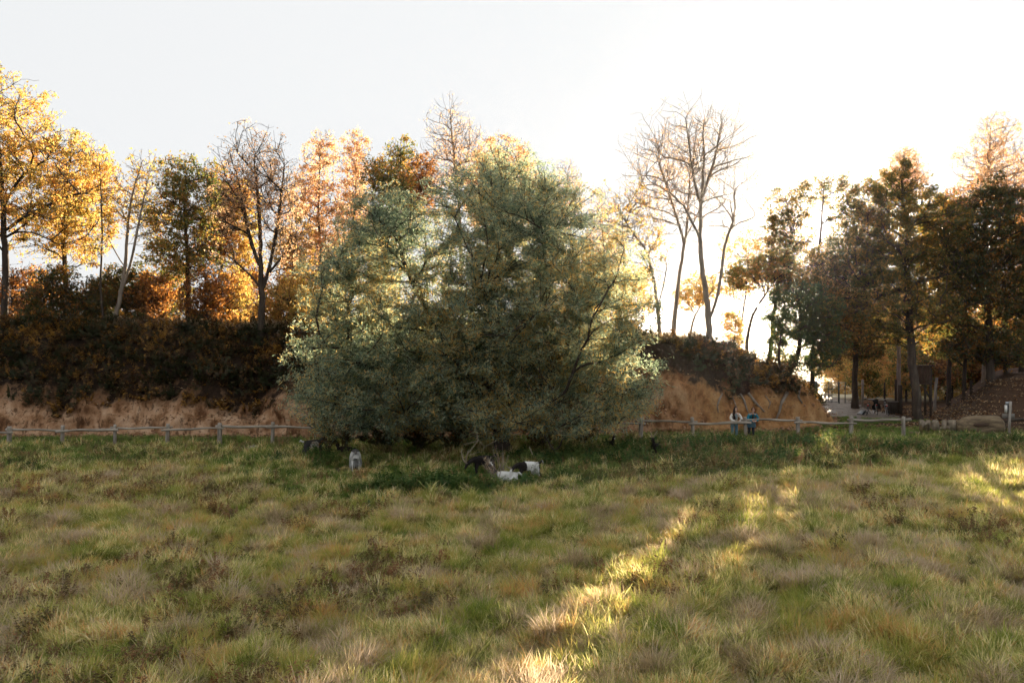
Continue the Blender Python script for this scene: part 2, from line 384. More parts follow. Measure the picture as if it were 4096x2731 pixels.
nt = len(tt); i = (np.arange(NS - 1)[:, None] * nt + np.arange(nt - 1)[None]); q = np.stack([i, i + nt, i + nt + 1, i + 1], -1).reshape(-1, 4)
m = NT('clay_bank'); p = m.pos(); t_ = m.attr('band')
mp = m.n('ShaderNodeMapping'); mp.inputs['Scale'].default_value = (1.3, 1.3, 0.85); m.l(p, mp.inputs[0])
n1 = m.noise(1.0, 5, 0.6, mp.outputs[0]); n2 = m.noise(7, 5, 0.7, p); n3 = m.noise(0.35, 2, 0.5, p)
clay = m.ramp(n1, [(0.32, (0.12, 0.055, 0.025)), (0.43, (0.29, 0.155, 0.08)), (0.55, (0.46, 0.28, 0.165)), (0.75, (0.58, 0.41, 0.28))])
sand = m.ramp(n1, [(0.34, (0.12, 0.05, 0.02)), (0.46, (0.33, 0.165, 0.065)), (0.72, (0.46, 0.28, 0.13))])
sxp = m.n('ShaderNodeSeparateXYZ'); m.l(p, sxp.inputs[0])
kx = m.n('ShaderNodeMapRange'); m.l(sxp.outputs[0], kx.inputs[0]); kx.inputs[1].default_value = 7; kx.inputs[2].default_value = 11
clay = m.mix(kx.outputs[0], clay, sand)
mpc = m.n('ShaderNodeMapping'); mpc.inputs['Scale'].default_value = (1.0, 1.0, 0.4); m.l(p, mpc.inputs[0])
crk = m.noise(4.5, 5, 0.7, mpc.outputs[0]); ck = m.n('ShaderNodeMapRange'); m.l(crk, ck.inputs[0]); ck.inputs[1].default_value = .47; ck.inputs[2].default_value = .40
clay = m.mix(m.math('MULTIPLY', ck.outputs[0], m.math('SUBTRACT', .75, m.math('MULTIPLY', kx.outputs[0], .5))), clay, (0.07, 0.035, 0.018))
clay = m.mix(m.math('MULTIPLY', m.math('GREATER_THAN', n2, 0.60), 0.45), clay, (0.12, 0.06, 0.03))
soil = m.ramp(n2, [(0.3, (0.015, 0.009, 0.006)), (0.6, (0.035, 0.021, 0.013)), (0.85, (0.07, 0.042, 0.025))])
k = m.n('ShaderNodeMapRange'); m.l(m.math('ADD', t_, m.math('MULTIPLY', m.math('SUBTRACT', n1, 0.5), 0.9)), k.inputs[0]); k.inputs[1].default_value = 0.95; k.inputs[2].default_value = 1.1
M['bank'] = m.bsdf(m.mix(k.outputs[0], clay, soil), 0.95, m.math('ADD', n2, n1), 0.7, 0.10, 0.1)
tag(obj('earth_bank', mesh_np('earth_bank', P3, q.ravel(), np.arange(len(q)) * 4, {'band': ('POINT', 'FLOAT', tl)}, True, [M['bank']])), kind='structure')
BANK = P3.reshape(NS, nt, 3)
def bank_pt(x, t):
    """a point of the bank: nearest column to x at profile position t"""
    j = int(np.argmin(np.abs(tt - t))); row = BANK[:, j]
    return row[int(np.argmin(np.abs(row[:, 0] - x)))]
# height of whatever lies under a place (bank or ground), from a coarse lookup
from mathutils.bvhtree import BVHTree
_bvh = BVHTree.FromPolygons([tuple(v) for v in P3.tolist()], q.tolist())
def land(x, y):
    z = float(ground_h(x, y)); h = _bvh.ray_cast(Vector((x, y, 30)), Vector((0, 0, -1)))
    return max(z, h[0].z) if h[0] is not None else z



# ------------------------------------------------------------------ haze
hz_me = MB(); hz_me.box((0, 540, 14.5), (1500, 1180, 33)); ho = hz_me.build('haze', None)
hm = bpy.data.materials.new('haze'); hm.use_nodes = True; hm.node_tree.nodes.clear()
pv = hm.node_tree.nodes.new('ShaderNodeVolumePrincipled'); po = hm.node_tree.nodes.new('ShaderNodeOutputMaterial')
pv.inputs['Color'].default_value = (0.97, 0.97, 0.97, 1); pv.inputs['Density'].default_value = HAZE_DENSITY; pv.inputs['Anisotropy'].default_value = HAZE_G
hm.node_tree.links.new(pv.outputs[0], po.inputs['Volume'])
ho.data.materials.clear(); ho.data.materials.append(hm)
tag(ho, kind='stuff')
# ------------------------------------------------------------------ trees
def chains(P0, T0, P3, m, rng, wob, droop=0.0, upend=0.3):
    """curved branches, all of m points: (n,m,3)"""
    n = len(P0); L = np.linalg.norm(P3 - P0, axis=1)[:, None] + 1e-6
    D = (P3 - P0) / L
    a = T0 * 0.45 + D * 0.55; a /= np.linalg.norm(a, axis=1)[:, None] + 1e-9
    e = D.copy(); e[:, 2] += upend - droop; e /= np.linalg.norm(e, axis=1)[:, None]
    C1 = P0 + a * L * 0.36; C2 = P3 - e * L * 0.33
    t = np.linspace(0, 1, m)[None, :, None]
    B = (1 - t) ** 3 * P0[:, None] + 3 * (1 - t) ** 2 * t * C1[:, None] + 3 * (1 - t) * t ** 2 * C2[:, None] + t ** 3 * P3[:, None]
    j = rng.normal(0, 1, (n, m, 3)); j[:, 0] = 0; j = np.cumsum(j, 1) / math.sqrt(m)
    j -= t * j[:, -1:]
    return B + j * (wob * L)[:, None] * 1.0
def resample(pts, step):
    pts = np.asarray(pts, float); d = np.concatenate([[0], np.cumsum(np.linalg.norm(np.diff(pts, axis=0), axis=1))])
    n = max(3, int(d[-1] / step) + 1); s = np.linspace(0, d[-1], n)
    # smooth through a Catmull-Rom like double interpolation
    q = np.stack([np.interp(s, d, pts[:, k]) for k in range(3)], -1)
    for _ in range(2): q[1:-1] = (q[:-2] + 2 * q[1:-1] + q[2:]) / 4
    return q
def tubes_np(paths, rads, k):
    """paths (n,m,3), rads (n,m) -> verts, quads"""
    n, m, _ = paths.shape
    T = np.gradient(paths, axis=1); T /= np.linalg.norm(T, axis=2)[..., None] + 1e-9
    ref = np.where(np.abs(T[..., 2:3]) > 0.85, np.array([1.0, 0, 0]), np.array([0, 0, 1.0]))
    A = np.cross(T, ref); A /= np.linalg.norm(A, axis=2)[..., None] + 1e-9; B = np.cross(T, A)
    an = np.arange(k) * 2 * math.pi / k
    v = paths[:, :, None] + rads[:, :, None, None] * (np.cos(an)[None, None, :, None] * A[:, :, None] + np.sin(an)[None, None, :, None] * B[:, :, None])
    base = (np.arange(n) * m * k)[:, None, None] + (np.arange(m - 1) * k)[None, :, None]; j = np.arange(k)[None, None]
    q = np.stack([base + j, base + (j + 1) % k, base + k + (j + 1) % k, base + k + j], -1).reshape(-1, 4)
    return v.reshape(-1, 3), q

def grow(rng, trunk, r0, limbs, clumps, counts, wob=0.06, up=0.35, droop=0.0, tip=0.009, first=0.35, rpow=2.7, segs=(9, 6, 4, 3), caps=(.30, .13, .06, .03), spray=0.25, reach=(3.2, 1.7), edge=1.95):
    """returns wood verts/quads, plus end chains for the leaves. clumps: (c3, r3, weight)"""
    pos = []; par = []; tan = []; lev = []; ch = []    # node arrays
    def add_chain(pts, parent, level):
        b = len(pos) and sum(len(p) for p in pos)
        t = np.gradient(pts, axis=0); t /= np.linalg.norm(t, axis=1)[:, None] + 1e-9
        n = len(pts); pos.append(pts); tan.append(t); lev.append(np.full(n, level))
        par.append(np.concatenate([[parent], b + np.arange(n - 1)]))
        ch.append((b, n, level))
    tr = resample(trunk, 0.45); tr[1:-1] += rng.normal(0, r0 * 0.10, (len(tr) - 2, 3)) * np.array([1, 1, 0.2])
    add_chain(tr, -1, 0); ntr = len(tr)
    for lm in limbs:
        lp = resample(lm, 0.5); allp = np.concatenate(pos)
        k = int(np.argmin(np.linalg.norm(allp - lp[0], axis=1))); lp[0] = allp[k]; add_chain(lp, k, 0)
    Wt = np.array([c[2] for c in clumps], float); Wt /= Wt.sum()
    C = np.array([c[0] for c in clumps]); R = np.array([c[1] for c in clumps])
    def sample(n, e=2.2):
        k = rng.choice(len(Wt), n, p=Wt); d = rng.normal(0, 1, (n, 3))
        ln = np.linalg.norm(d, axis=1)[:, None]; d *= 0.64 * np.minimum(1, edge / ln)
        return C[k] + d * R[k] * 1.12
    leaf_ch = None
    for L, cnt in enumerate(counts, 1):
        if cnt == 0: continue
        tg = sample(cnt, 1.6 if L < 3 else 2.6)
        ap, at, al = np.concatenate(pos), np.concatenate(tan), np.concatenate(lev)
        idx = np.arange(len(ap)); ok = np.ones(len(ap), bool); ok[:int(ntr * first)] = False
        if L > 2: ok &= (al > 0) | (idx > ntr * 0.75)
        cand = idx[ok]
        if len(cand) > 2600: cand = rng.choice(cand, 2600, replace=False)
        cp = ap[cand]
        pick = np.empty(cnt, int)
        for s in range(0, cnt, 400):
            d = tg[s:s + 400, None] - cp[None]; dist = np.linalg.norm(d, axis=2); hor = np.hypot(d[..., 0], d[..., 1])
            upn = up if L < 3 else up * 0.6
            ctn = at[cand]; cs = (d * ctn[None]).sum(-1) / (dist + 1e-6)
            cost = dist * (1 + .55 * (1 - cs)) + 1.4 * np.maximum(0, upn * hor - d[..., 2]) + rng.random(dist.shape) * (0.25 if L < 3 else spray)
            pick[s:s + 400] = cand[np.argmin(cost, 1)]
        mm = segs[L - 1]
        if L > 2:                                     # keep late twigs short
            mx = reach[L - 3]
            d = tg - ap[pick]; ln = np.linalg.norm(d, axis=1); tg = ap[pick] + d * np.minimum(1, mx / (ln + 1e-6))[:, None]
        c = chains(ap[pick], at[pick], tg, mm, rng, wob if L < 3 else wob * 0.8, droop)
        b = len(ap)
        for i_ in range(0):
            pass
        pts = c[:, 1:].reshape(-1, 3); t = np.gradient(c, axis=1); t /= np.linalg.norm(t, axis=2)[..., None] + 1e-9
        pos.append(pts); tan.append(t[:, 1:].reshape(-1, 3)); lev.append(np.full(len(pts), L))
        pr = b + np.arange(cnt * (mm - 1)).reshape(cnt, mm - 1) - 1; pr[:, 0] = pick; par.append(pr.ravel())
        ch.append((b, cnt, L, mm, pick, c))
        leaf_ch = c
    ap = np.concatenate(pos); pa = np.concatenate(par).astype(int)
    # pipe model
    nn = len(ap); acc = np.zeros(nn); has = np.zeros(nn, bool)
    tr_ = tip ** rpow
    acc_l = acc.tolist(); pal = pa.tolist()
    for i_ in range(nn - 1, -1, -1):
        if acc_l[i_] == 0.0: acc_l[i_] = tr_
        else: acc_l[i_] += tr_ * 0.05
        if pal[i_] >= 0: acc_l[pal[i_]] += acc_l[i_]
    rad = np.array(acc_l) ** (1 / rpow)
    s = r0 / max(rad[0], 1e-6); s_ = min(1.2, max(0.75, s)); rad = rad * s_
    prof = r0 * (1 - 0.72 * np.linspace(0, 1, ntr) ** 0.9) * (1 + 0.5 * np.exp(-np.linspace(0, 1, ntr) * ntr * 0.45 / (r0 * 2.5)))
    rad[:ntr] = np.maximum(np.minimum(rad[:ntr], prof * 1.1), prof * 0.75)
    rad[1:] = np.minimum(rad[1:], np.maximum(rad[pa[1:]], tip))
    lv_ = np.concatenate(lev).astype(int); cp_ = np.array([9.0] + [max(tip, c_ * r0) for c_ in caps])[lv_]; cp_[ntr:] = np.where(lv_[ntr:] == 0, r0 * .55, cp_[ntr:]); rad = np.minimum(rad, cp_)
    V, Q, off = [], [], 0
    for c in ch:
        if len(c) == 3:
            b, n, _ = c; idx = np.arange(b, b + n)
            v, q_ = tubes_np(ap[idx][None], rad[idx][None], 9 if c[2] == 0 and b == 0 else 6)
        else:
            b, cnt, L, mm, pick, cc = c
            idx = b + np.arange(cnt * (mm - 1)).reshape(cnt, mm - 1)
            rr = np.concatenate([np.minimum(rad[pick], rad[idx[:, 0]] * 1.15)[:, None], rad[idx]], 1)
            v, q_ = tubes_np(cc, rr, {1: 6, 2: 5, 3: 3, 4: 3}[L])
        V.append(v); Q.append(q_ + off); off += len(v)
    return np.concatenate(V), np.concatenate(Q), leaf_ch

def leaf_tris(rng, anchors, tang, n, size, asp=0.55, clump=0, spread=0.25, along=0.0, droop=0.0, flat=0.0):
    """n single-face leaves round the anchors"""
    if clump:
        g = max(1, len(anchors) // clump); w_ = rng.exponential(1, g) ** 1.6; w_ = np.repeat(w_, clump)[:len(anchors)]; w_ = np.concatenate([w_, np.full(len(anchors) - len(w_), w_.mean())]); k = rng.choice(len(anchors), n, p=w_ / w_.sum())
    else: k = rng.integers(0, len(anchors), n)
    c = anchors[k] + rng.normal(0, spread, (n, 3)) * np.array([1, 1, 0.75])
    a = rng.normal(0, 1, (n, 3)) * (1 - along) + tang[k] * along * 1.6; a[:, 2] -= droop
    a /= np.linalg.norm(a, axis=1)[:, None] + 1e-9
    nn = rng.normal(0, 1, (n, 3)); nn[:, 2] += flat; b = np.cross(a, nn); b /= np.linalg.norm(b, axis=1)[:, None] + 1e-9
    s = size * rng.uniform(0.65, 1.3, n)[:, None]
    v = np.stack([c - a * s * 0.5 - b * s * asp * 0.5, c + a * s * 0.6, c - a * s * 0.35 + b * s * asp * 0.6], 1)
    return v.reshape(-1, 3), rng.random(n)
def leaf_mesh(name, v, rnd, mat):
    n = len(v) // 3
    return mesh_np(name, v, np.arange(n * 3), np.arange(n) * 3, {'rnd': ('FACE', 'FLOAT', rnd)}, False, [mat])

def tree(name, label, trunk, Y, r0_, clumps, nleaf, lm, limbs=(), counts=(14, 70, 420, 1400), bark='bark', size=0.175, spread=0.17, seed=0, cat='tree', group=None, depth=1.0, dy=None, **kw):
    """trunk and limbs: picture points at distance Y; clumps: (u, v, ru, rv[, weight[, depth offset]])"""
    rng = np.random.default_rng(seed * 101 + 13); r0 = r0_ * 0.68
    tw = [W(u, v, Y) for u, v in trunk]
    bz = land(tw[0][0], Y) - 0.12
    tw[0][2] = bz
    if tw[1][2] < bz + 0.4: tw[1][2] = bz + 0.4
    if dy is not None:                         # a lean in depth
        for i_, p_ in enumerate(tw): p_[1] += dy * i_ / (len(tw) - 1)
    ls = [[W(u, v, Y + (0.5 * (k_ % 3 - 1)) * i_ / 2.0) for i_, (u, v) in enumerate(l_)] for k_, l_ in enumerate(limbs)]
    cl = []
    for c in clumps:
        u, v, ru, rv = c[:4]; w_ = c[4] if len(c) > 4 else 1.0; do = c[5] if len(c) > 5 else rng.uniform(-0.8, 0.8)
        p = W(u, v, Y); p[1] += do
        rx, rz = ru / F * Y, rv / F * Y
        cl.append((p, (rx, min(rx, 3.2) * depth, rz), w_ * rx * rx * rz))
    V, Q, lc = grow(rng, tw, r0, ls, cl, counts, **kw)
    base = np.array([tw[0][0], tw[0][1], bz + 0.12])
    root = empty(name, base); tag(root, label, cat, group)
    obj('trunk', mesh_np('trunk', V - base, Q.ravel(), np.arange(len(Q)) * 4, None, True, [M[bark]]), root)
    nleaf = int(nleaf * .62)
    if nleaf:
        an = lc[:, 1:].reshape(-1, 3); tg = np.gradient(lc, axis=1)[:, 1:].reshape(-1, 3); tg /= np.linalg.norm(tg, axis=1)[:, None] + 1e-9
        lv, rn = leaf_tris(rng, an, tg, nleaf, size, spread=spread * .85, clump=lc.shape[1] - 1)
        cr = obj('crown', leaf_mesh('crown', lv - base, rn, M[lm]), root); cr['kind'] = 'stuff'
    return root

TL = 'trees along the top of the clay bank'; TR = 'trees on the right by the gate'
FEW = (9, 40, 220, 700)
tree('maple_tree', 'huge golden spreading tree at the far left end of the bank, long limbs reaching right', [(4, 330), (6, 280), (4, 240), (2, 190), (-4, 120)], 50, .36,
     [(8, 150, 48, 42), (-30, 120, 50, 45), (60, 178, 38, 32), (25, 212, 52, 18), (92, 188, 20, 20), (15, 108, 28, 26), (-30, 200, 45, 40), (85, 160, 16, 16, .5)], 44000, 'leaf_gold',
     limbs=[[(4, 232), (20, 218), (45, 206), (65, 196), (85, 192), (106, 197)], [(3, 205), (14, 185), (26, 170), (45, 160)], [(4, 235), (22, 229), (40, 234), (58, 244)]], counts=(22, 130, 700, 2300), seed=1)
tree('maple_tree', 'straight dark stemmed tree with golden crown, second from the left on the bank', [(66, 328), (66, 285), (63, 240), (65, 195), (70, 155)], 52, .27,
     [(68, 165, 26, 26), (82, 205, 22, 18), (50, 215, 22, 16), (78, 235, 22, 14, .8), (45, 245, 22, 12, .7), (92, 255, 14, 12, .5)], 18000, 'leaf_gold', seed=2)
tree('ash_tree', 'very thin nearly bare stem between the golden trees and the forked bare tree', [(104, 328), (100, 285), (102, 240), (101, 200), (99, 162)], 49, .11,
     [(101, 200, 8, 32), (96, 250, 8, 15)], 2200, 'leaf_gold', counts=(8, 30, 90, 240), seed=3)
tree('ash_tree', 'slim forked almost leafless tree on the left bank with fine bare twigs at its top', [(114, 327), (121, 295), (126, 255), (128, 215), (134, 185), (142, 160)], 50, .2,
     [(138, 190, 20, 32), (122, 205, 12, 25), (146, 215, 12, 25)], 2600, 'leaf_gold', limbs=[[(121, 292), (131, 262), (138, 225), (147, 180)], [(125, 268), (114, 250), (108, 238)]], counts=(16, 70, 260, 700), bark='pale_bark', seed=4, tip=.012, rpow=2.6, spray=1.4)
tree('hawthorn_tree', 'low dark brown leaved tree at the foot of the slim forked bare tree', [(127, 328), (126, 305), (124, 285)], 53, .22,
     [(132, 285, 22, 16), (112, 300, 20, 14), (148, 300, 18, 14)], 16000, 'leaf_dark', counts=(8, 40, 200, 700), seed=5)
tree('field_maple', 'upright green and gold leaved tree standing alone against the sky on the left bank', [(188, 326), (188, 275), (186, 235), (184, 205), (186, 170)], 51, .24,
     [(184, 178, 17, 16), (167, 212, 19, 13), (204, 176, 14, 16), (192, 205, 20, 12), (164, 238, 15, 11), (200, 232, 20, 14), (184, 258, 28, 14), (212, 205, 12, 12)], 22000, 'leaf_greengold', seed=6, spread=.2)
tree('hornbeam_tree', 'tall many stemmed tree with pink brown twigs and thick dark trunk left of the willow', [(261, 334), (262, 305), (261, 275), (260, 240), (258, 200), (254, 160)], 48, .30,
     [(256, 180, 26, 32), (280, 200, 18, 28), (236, 215, 18, 22), (290, 240, 18, 20), (228, 255, 14, 12, .6)], 15000, 'leaf_peach', limbs=[[(262, 292), (270, 265), (277, 230), (281, 195), (284, 165)], [(261, 270), (250, 240), (243, 205), (238, 180)], [(262, 288), (250, 274), (236, 262)], [(262, 280), (278, 262), (296, 240)]], counts=(26, 150, 600, 2000), tip=.012, rpow=2.5, spray=1.4, edge=2.5, reach=(3.0, 2.0), wob=.04, bark='bark', size=.11, seed=7)
tree('birch_tree', 'slender orange leaved tree directly left of the pink brown twigged tree', [(219, 325), (221, 280), (222, 235), (224, 185)], 54, .15, [(224, 195, 14, 24), (218, 235, 16, 20)], 11000, 'leaf_rust', counts=FEW, seed=8)
tree('birch_tree', 'thin orange stemmed tree half hidden behind the pink brown twigged tree', [(238, 325), (240, 285), (239, 240), (236, 200)], 55, .17, [(240, 215, 16, 26), (246, 260, 16, 18)], 10000, 'leaf_gold', counts=FEW, seed=9)
tree('alder_tree', 'slim golden tree between the twiggy tree and the willow', [(290, 328), (291, 290), (294, 250), (298, 215)], 53, .15, [(294, 250, 16, 26), (302, 285, 16, 20)], 12000, 'leaf_gold', counts=FEW, seed=10)
# low trees and saplings under them
low = [(12, 52, 'leaf_rust', 'rust orange thicket tree at the foot of the huge golden tree', 7, 26),
       (38, 54, 'leaf_rust', 'low orange tree just right of the far left trunk', 0, 22), (52, 49, 'leaf_dark', 'low dark green tree leaning over the bank below the golden crowns', 8, 18),
       (86, 50, 'leaf_dark', 'dark bushy sapling between the straight dark stem and the thin bare stem', -5, 24), (104, 55, 'leaf_dark', 'dark thicket tree behind the thin bare stem', -8, 20),
       (150, 51, 'leaf_rust', 'rusty brown low tree in the gap right of the forked bare tree', 2, 22), (168, 54, 'leaf_greengold', 'low greenish gold tree left of the lone green and gold tree', 0, 24),
       (205, 50, 'leaf_rust', 'dark orange low tree right of the lone green and gold tree', 4, 24), (228, 52, 'leaf_gold', 'golden low tree in front of the slender orange tree', 0, 22),
       (247, 55, 'leaf_rust', 'orange low tree behind the thick dark trunk', 5, 20), (279, 51, 'leaf_gold', 'bright golden low tree right of the thick dark trunk', -2, 24),
       (303, 50, 'leaf_gold', 'yellow low tree touching the left edge of the willow', 2, 22), (325, 53, 'leaf_greengold', 'low golden green tree half behind the left of the willow', 0, 26)]
for i_, (u, Y, lm_, lab, dv, rr) in enumerate(low):
    tree('low_tree', lab, [(u, 329), (u + 2, 312), (u - 1, 298), (u + 1, 276)], Y, .17, [(u, 296 - dv, rr * .8, 17), (u + 9, 284 - dv, rr * .55, 13), (u - 9, 306, rr * .7, 13), (u + 5, 318, rr * .8, 8, .6)], 7600, lm_, counts=(9, 40, 200, 620), seed=20 + i_, first=.1, size=.17)
# behind the willow
tree('poplar_tree', 'tall sparse peach leaved tree with airy top behind the left of the willow', [(322, 330), (321, 270), (318, 210), (320, 150)], 55, .18, [(320, 160, 15, 24), (306, 195, 15, 20), (328, 215, 16, 24), (318, 250, 18, 20)], 15000, 'leaf_peach', counts=(14, 80, 420, 1300), seed=40)
tree('poplar_tree', 'thin airy peach tree next to the tall sparse one behind the willow', [(349, 330), (352, 260), (355, 200), (357, 145)], 56, .15, [(356, 165, 12, 26), (350, 210, 14, 24)], 8500, 'leaf_peach', counts=(12, 60, 320, 900), bark='pale_bark', seed=41)
tree('oak_tree', 'green topped tree with an orange tip rising above the left shoulder of the willow', [(385, 330), (386, 270), (388, 210), (392, 160)], 54, .22, [(388, 182, 18, 15), (378, 172, 10, 12), (396, 205, 18, 15), (384, 235, 20, 20)], 16000, 'leaf_greengold', seed=42)
tree('oak_tree', 'orange tipped tree just behind the green topped tree above the willow', [(398, 332), (399, 260), (400, 200), (400, 150)], 58, .18, [(400, 158, 14, 16), (404, 185, 12, 14)], 4500, 'leaf_greengold', counts=FEW, seed=43)
tree('aspen_tree', 'tallest bare tree with fine upright twigs rising behind the middle of the willow', [(462, 332), (461, 260), (459, 200), (454, 155), (450, 112)], 56, .24, [(450, 140, 17, 28), (458, 170, 20, 22), (434, 185, 12, 22), (468, 150, 12, 20)], 6500, 'leaf_peach', counts=(24, 110, 500, 1500), tip=.012, rpow=2.6, spray=1.4, edge=2.5, reach=(2.8, 1.9), bark='pale_bark', size=.1, seed=44)
tree('beech_tree', 'orange peach domed tree right of the tallest bare tree behind the willow', [(500, 334), (499, 260), (500, 200), (504, 150)], 54, .22, [(504, 158, 22, 18), (488, 178, 16, 16), (518, 175, 14, 16), (500, 205, 24, 20)], 19000, 'leaf_peach', seed=45)
tree('beech_tree', 'small orange tree left of the tallest bare tree behind the willow', [(428, 332), (427, 270), (424, 210), (422, 170)], 57, .16, [(424, 180, 12, 18), (418, 200, 12, 16)], 6500, 'leaf_rust', counts=FEW, seed=46)
tree('birch_tree', 'pale twiggy tree sticking out of the right shoulder of the willow', [(562, 336), (562, 270), (565, 210), (568, 170)], 56, .15, [(566, 195, 14, 26), (555, 215, 12, 22)], 4500, 'leaf_peach', counts=(14, 70, 420, 1000), bark='pale_bark', size=.1, seed=47)
tree('birch_tree', 'pale thin tree with few leaves between the willow and the bare trees on the mound', [(598, 337), (600, 290), (603, 240), (602, 195)], 55, .14, [(602, 225, 13, 28), (610, 260, 12, 22), (592, 250, 10, 20)], 5000, 'leaf_peach', counts=(14, 70, 420, 1000), bark='pale_bark', size=.1, seed=48)
tree('low_tree', 'bright golden low tree at the right edge of the willow top', [(585, 338), (586, 315), (584, 290)], 51, .12, [(586, 300, 24, 20), (600, 285, 18, 14), (575, 270, 16, 14)], 12000, 'leaf_gold', counts=(9, 40, 200, 620), seed=49, first=.1)
tree('low_tree', 'golden low tree between the willow and the leaning trunk on the mound', [(628, 338), (627, 315), (626, 290)], 52, .1, [(626, 305, 20, 18), (634, 285, 14, 14), (612, 280, 14, 14)], 8500, 'leaf_gold', counts=(9, 40, 200, 620), seed=50, first=.1)
# bare trees on the mound
tree('bare_tree', 'left leaning bare tree on the mound, forking low with its limb bent towards the willow', [(661, 338), (658, 312), (655, 285), (650, 262), (646, 248), (632, 232), (618, 208)], 47, .17,
     [(622, 215, 20, 20), (640, 215, 16, 22), (652, 245, 14, 20)], 1500, 'leaf_gold', limbs=[[(646, 250), (638, 240), (620, 236), (606, 242)], [(657, 308), (664, 285), (667, 265)]], counts=(18, 70, 260, 700), bark='pale_bark', first=.45, tip=.012, rpow=2.6, spray=1.6, edge=2.7, reach=(3.0, 2.2), wob=.045, seed=51)
tree('bare_tree', 'middle bare tree on the mound with upward fork and a few peach leaves', [(672, 339), (676, 305), (680, 270), (685, 242), (688, 215), (690, 175)], 48, .21,
     [(668, 165, 30, 34), (690, 175, 20, 35), (662, 200, 24, 22), (644, 165, 15, 24)], 4200, 'leaf_peach', limbs=[[(685, 243), (677, 218), (670, 195), (660, 165)], [(686, 236), (698, 215), (704, 195)]], counts=(20, 90, 320, 800), bark='pale_bark', first=.45, size=.1, tip=.010, rpow=2.6, spray=1.6, edge=2.7, reach=(3.0, 2.2), wob=.045, seed=52)
tree('bare_tree', 'tallest bare tree on the mound with thick base and wide fan of twigs', [(709, 342), (709, 318), (704, 280), (700, 245), (701, 205), (704, 165), (704, 125)], 46, .27,
     [(704, 150, 30, 34), (728, 165, 22, 32), (682, 155, 22, 28), (728, 210, 20, 22), (688, 200, 18, 22), (712, 122, 16, 10)], 1600, 'leaf_peach',
     limbs=[[(701, 205), (694, 180), (690, 150), (686, 118)], [(702, 195), (712, 170), (718, 145), (722, 118)], [(709, 320), (717, 300), (722, 270), (724, 245), (733, 222)], [(702, 240), (692, 222), (684, 205)], [(709, 316), (724, 305), (745, 304), (762, 303)]], counts=(24, 110, 380, 1000), bark='pale_bark', first=.45, size=.1, tip=.010, rpow=2.6, spray=1.6, edge=2.7, reach=(3.0, 2.2), wob=.045, seed=53)
tree('bare_tree', 'short leaning stem with yellow leaves between the bare trees on the mound', [(689, 340), (692, 322), (699, 306), (708, 296)], 50, .13, [(690, 296, 14, 10), (704, 285, 14, 10)], 2600, 'leaf_gold', counts=(8, 30, 120, 350), bark='pale_bark', seed=54)
tree('bare_tree', 'thin dark stem leaning right at the low right end of the mound', [(735, 352), (739, 335), (743, 315), (747, 285), (748, 262)], 52, .12, [(748, 255, 18, 26), (734, 285, 14, 14)], 3200, 'leaf_gold', counts=(9, 40, 160, 420), seed=55)
tree('crooked_tree', 'crooked dark leaning tree with a dead cross limb where the mound ends', [(749, 362), (746, 350), (748, 330), (753, 312), (762, 299), (773, 283)], 50, .19, [(758, 268, 22, 10), (778, 262, 16, 16), (740, 280, 20, 10), (770, 300, 8, 14, .4)], 5200, 'leaf_greengold', limbs=[[(747, 352), (740, 356), (734, 360)], [(748, 352), (758, 349), (768, 346)]], counts=(9, 45, 220, 600), first=.6, seed=56)
# right of the mound
tree('locust_tree', 'dense dark green leaved tree leaning from the end of the clay mound by the gate', [(780, 405), (786, 388), (796, 366), (801, 340), (800, 310)], 47.5, .30,
     [(795, 298, 17, 11), (818, 312, 16, 13), (779, 318, 11, 10), (800, 330, 20, 12), (824, 342, 14, 11), (776, 345, 8, 10), (808, 360, 20, 8, .7), (788, 368, 9, 8, .4), (814, 292, 11, 8), (832, 328, 8, 8), (826, 366, 10, 8, .5)], 34000, 'leaf_green', limbs=[[(788, 384), (780, 372), (778, 350), (782, 330)]], counts=(20, 100, 560, 1900), seed=57, size=.15, spread=.15, first=.3)
tree('locust_tree', 'dark double stem behind the dense green tree, its crown sparse and brown below the sun', [(766, 372), (771, 345), (774, 310), (782, 270), (792, 235)], 52, .24,
     [(782, 262, 16, 16), (794, 232, 18, 16), (776, 240, 14, 16, .6), (786, 208, 18, 14, .6), (818, 272, 20, 14), (790, 285, 16, 12), (768, 280, 10, 10, .5)], 24000, 'leaf_copper', counts=(14, 80, 420, 1300), seed=58)
tree('cherry_tree', 'thin topped tree in front of the sun, leaves sparse and orange', [(812, 392), (814, 330), (818, 270), (822, 215), (825, 180)], 56, .24,
     [(838, 190, 14, 12, .6), (804, 194, 12, 10, .45), (849, 218, 11, 18, .9), (828, 300, 22, 20, 1.2), (838, 262, 20, 18), (820, 252, 14, 8, .8), (820, 182, 16, 8, .35), (845, 330, 18, 14)], 30000, 'leaf_copper', counts=(14, 80, 420, 1300), seed=59)
tree('oak_tree', 'large olive brown tree with leaning dark trunk beside the wooden hide', [(919, 404), (914, 378), (910, 340), (908, 300), (906, 260), (905, 220), (902, 180)], 49, .42,
     [(905, 195, 30, 20), (872, 205, 22, 18), (858, 235, 22, 20), (885, 240, 34, 22), (930, 222, 24, 22), (915, 262, 34, 18), (875, 275, 32, 15), (945, 262, 16, 18), (862, 300, 22, 12), (895, 308, 34, 13), (938, 310, 18, 12), (903, 172, 12, 10), (850, 265, 20, 20), (952, 240, 16, 20), (925, 290, 30, 16), (880, 330, 24, 9), (925, 335, 20, 8)], 92000, 'leaf_copper', counts=(34, 220, 1300, 3600), seed=60, spread=.16, first=.3)
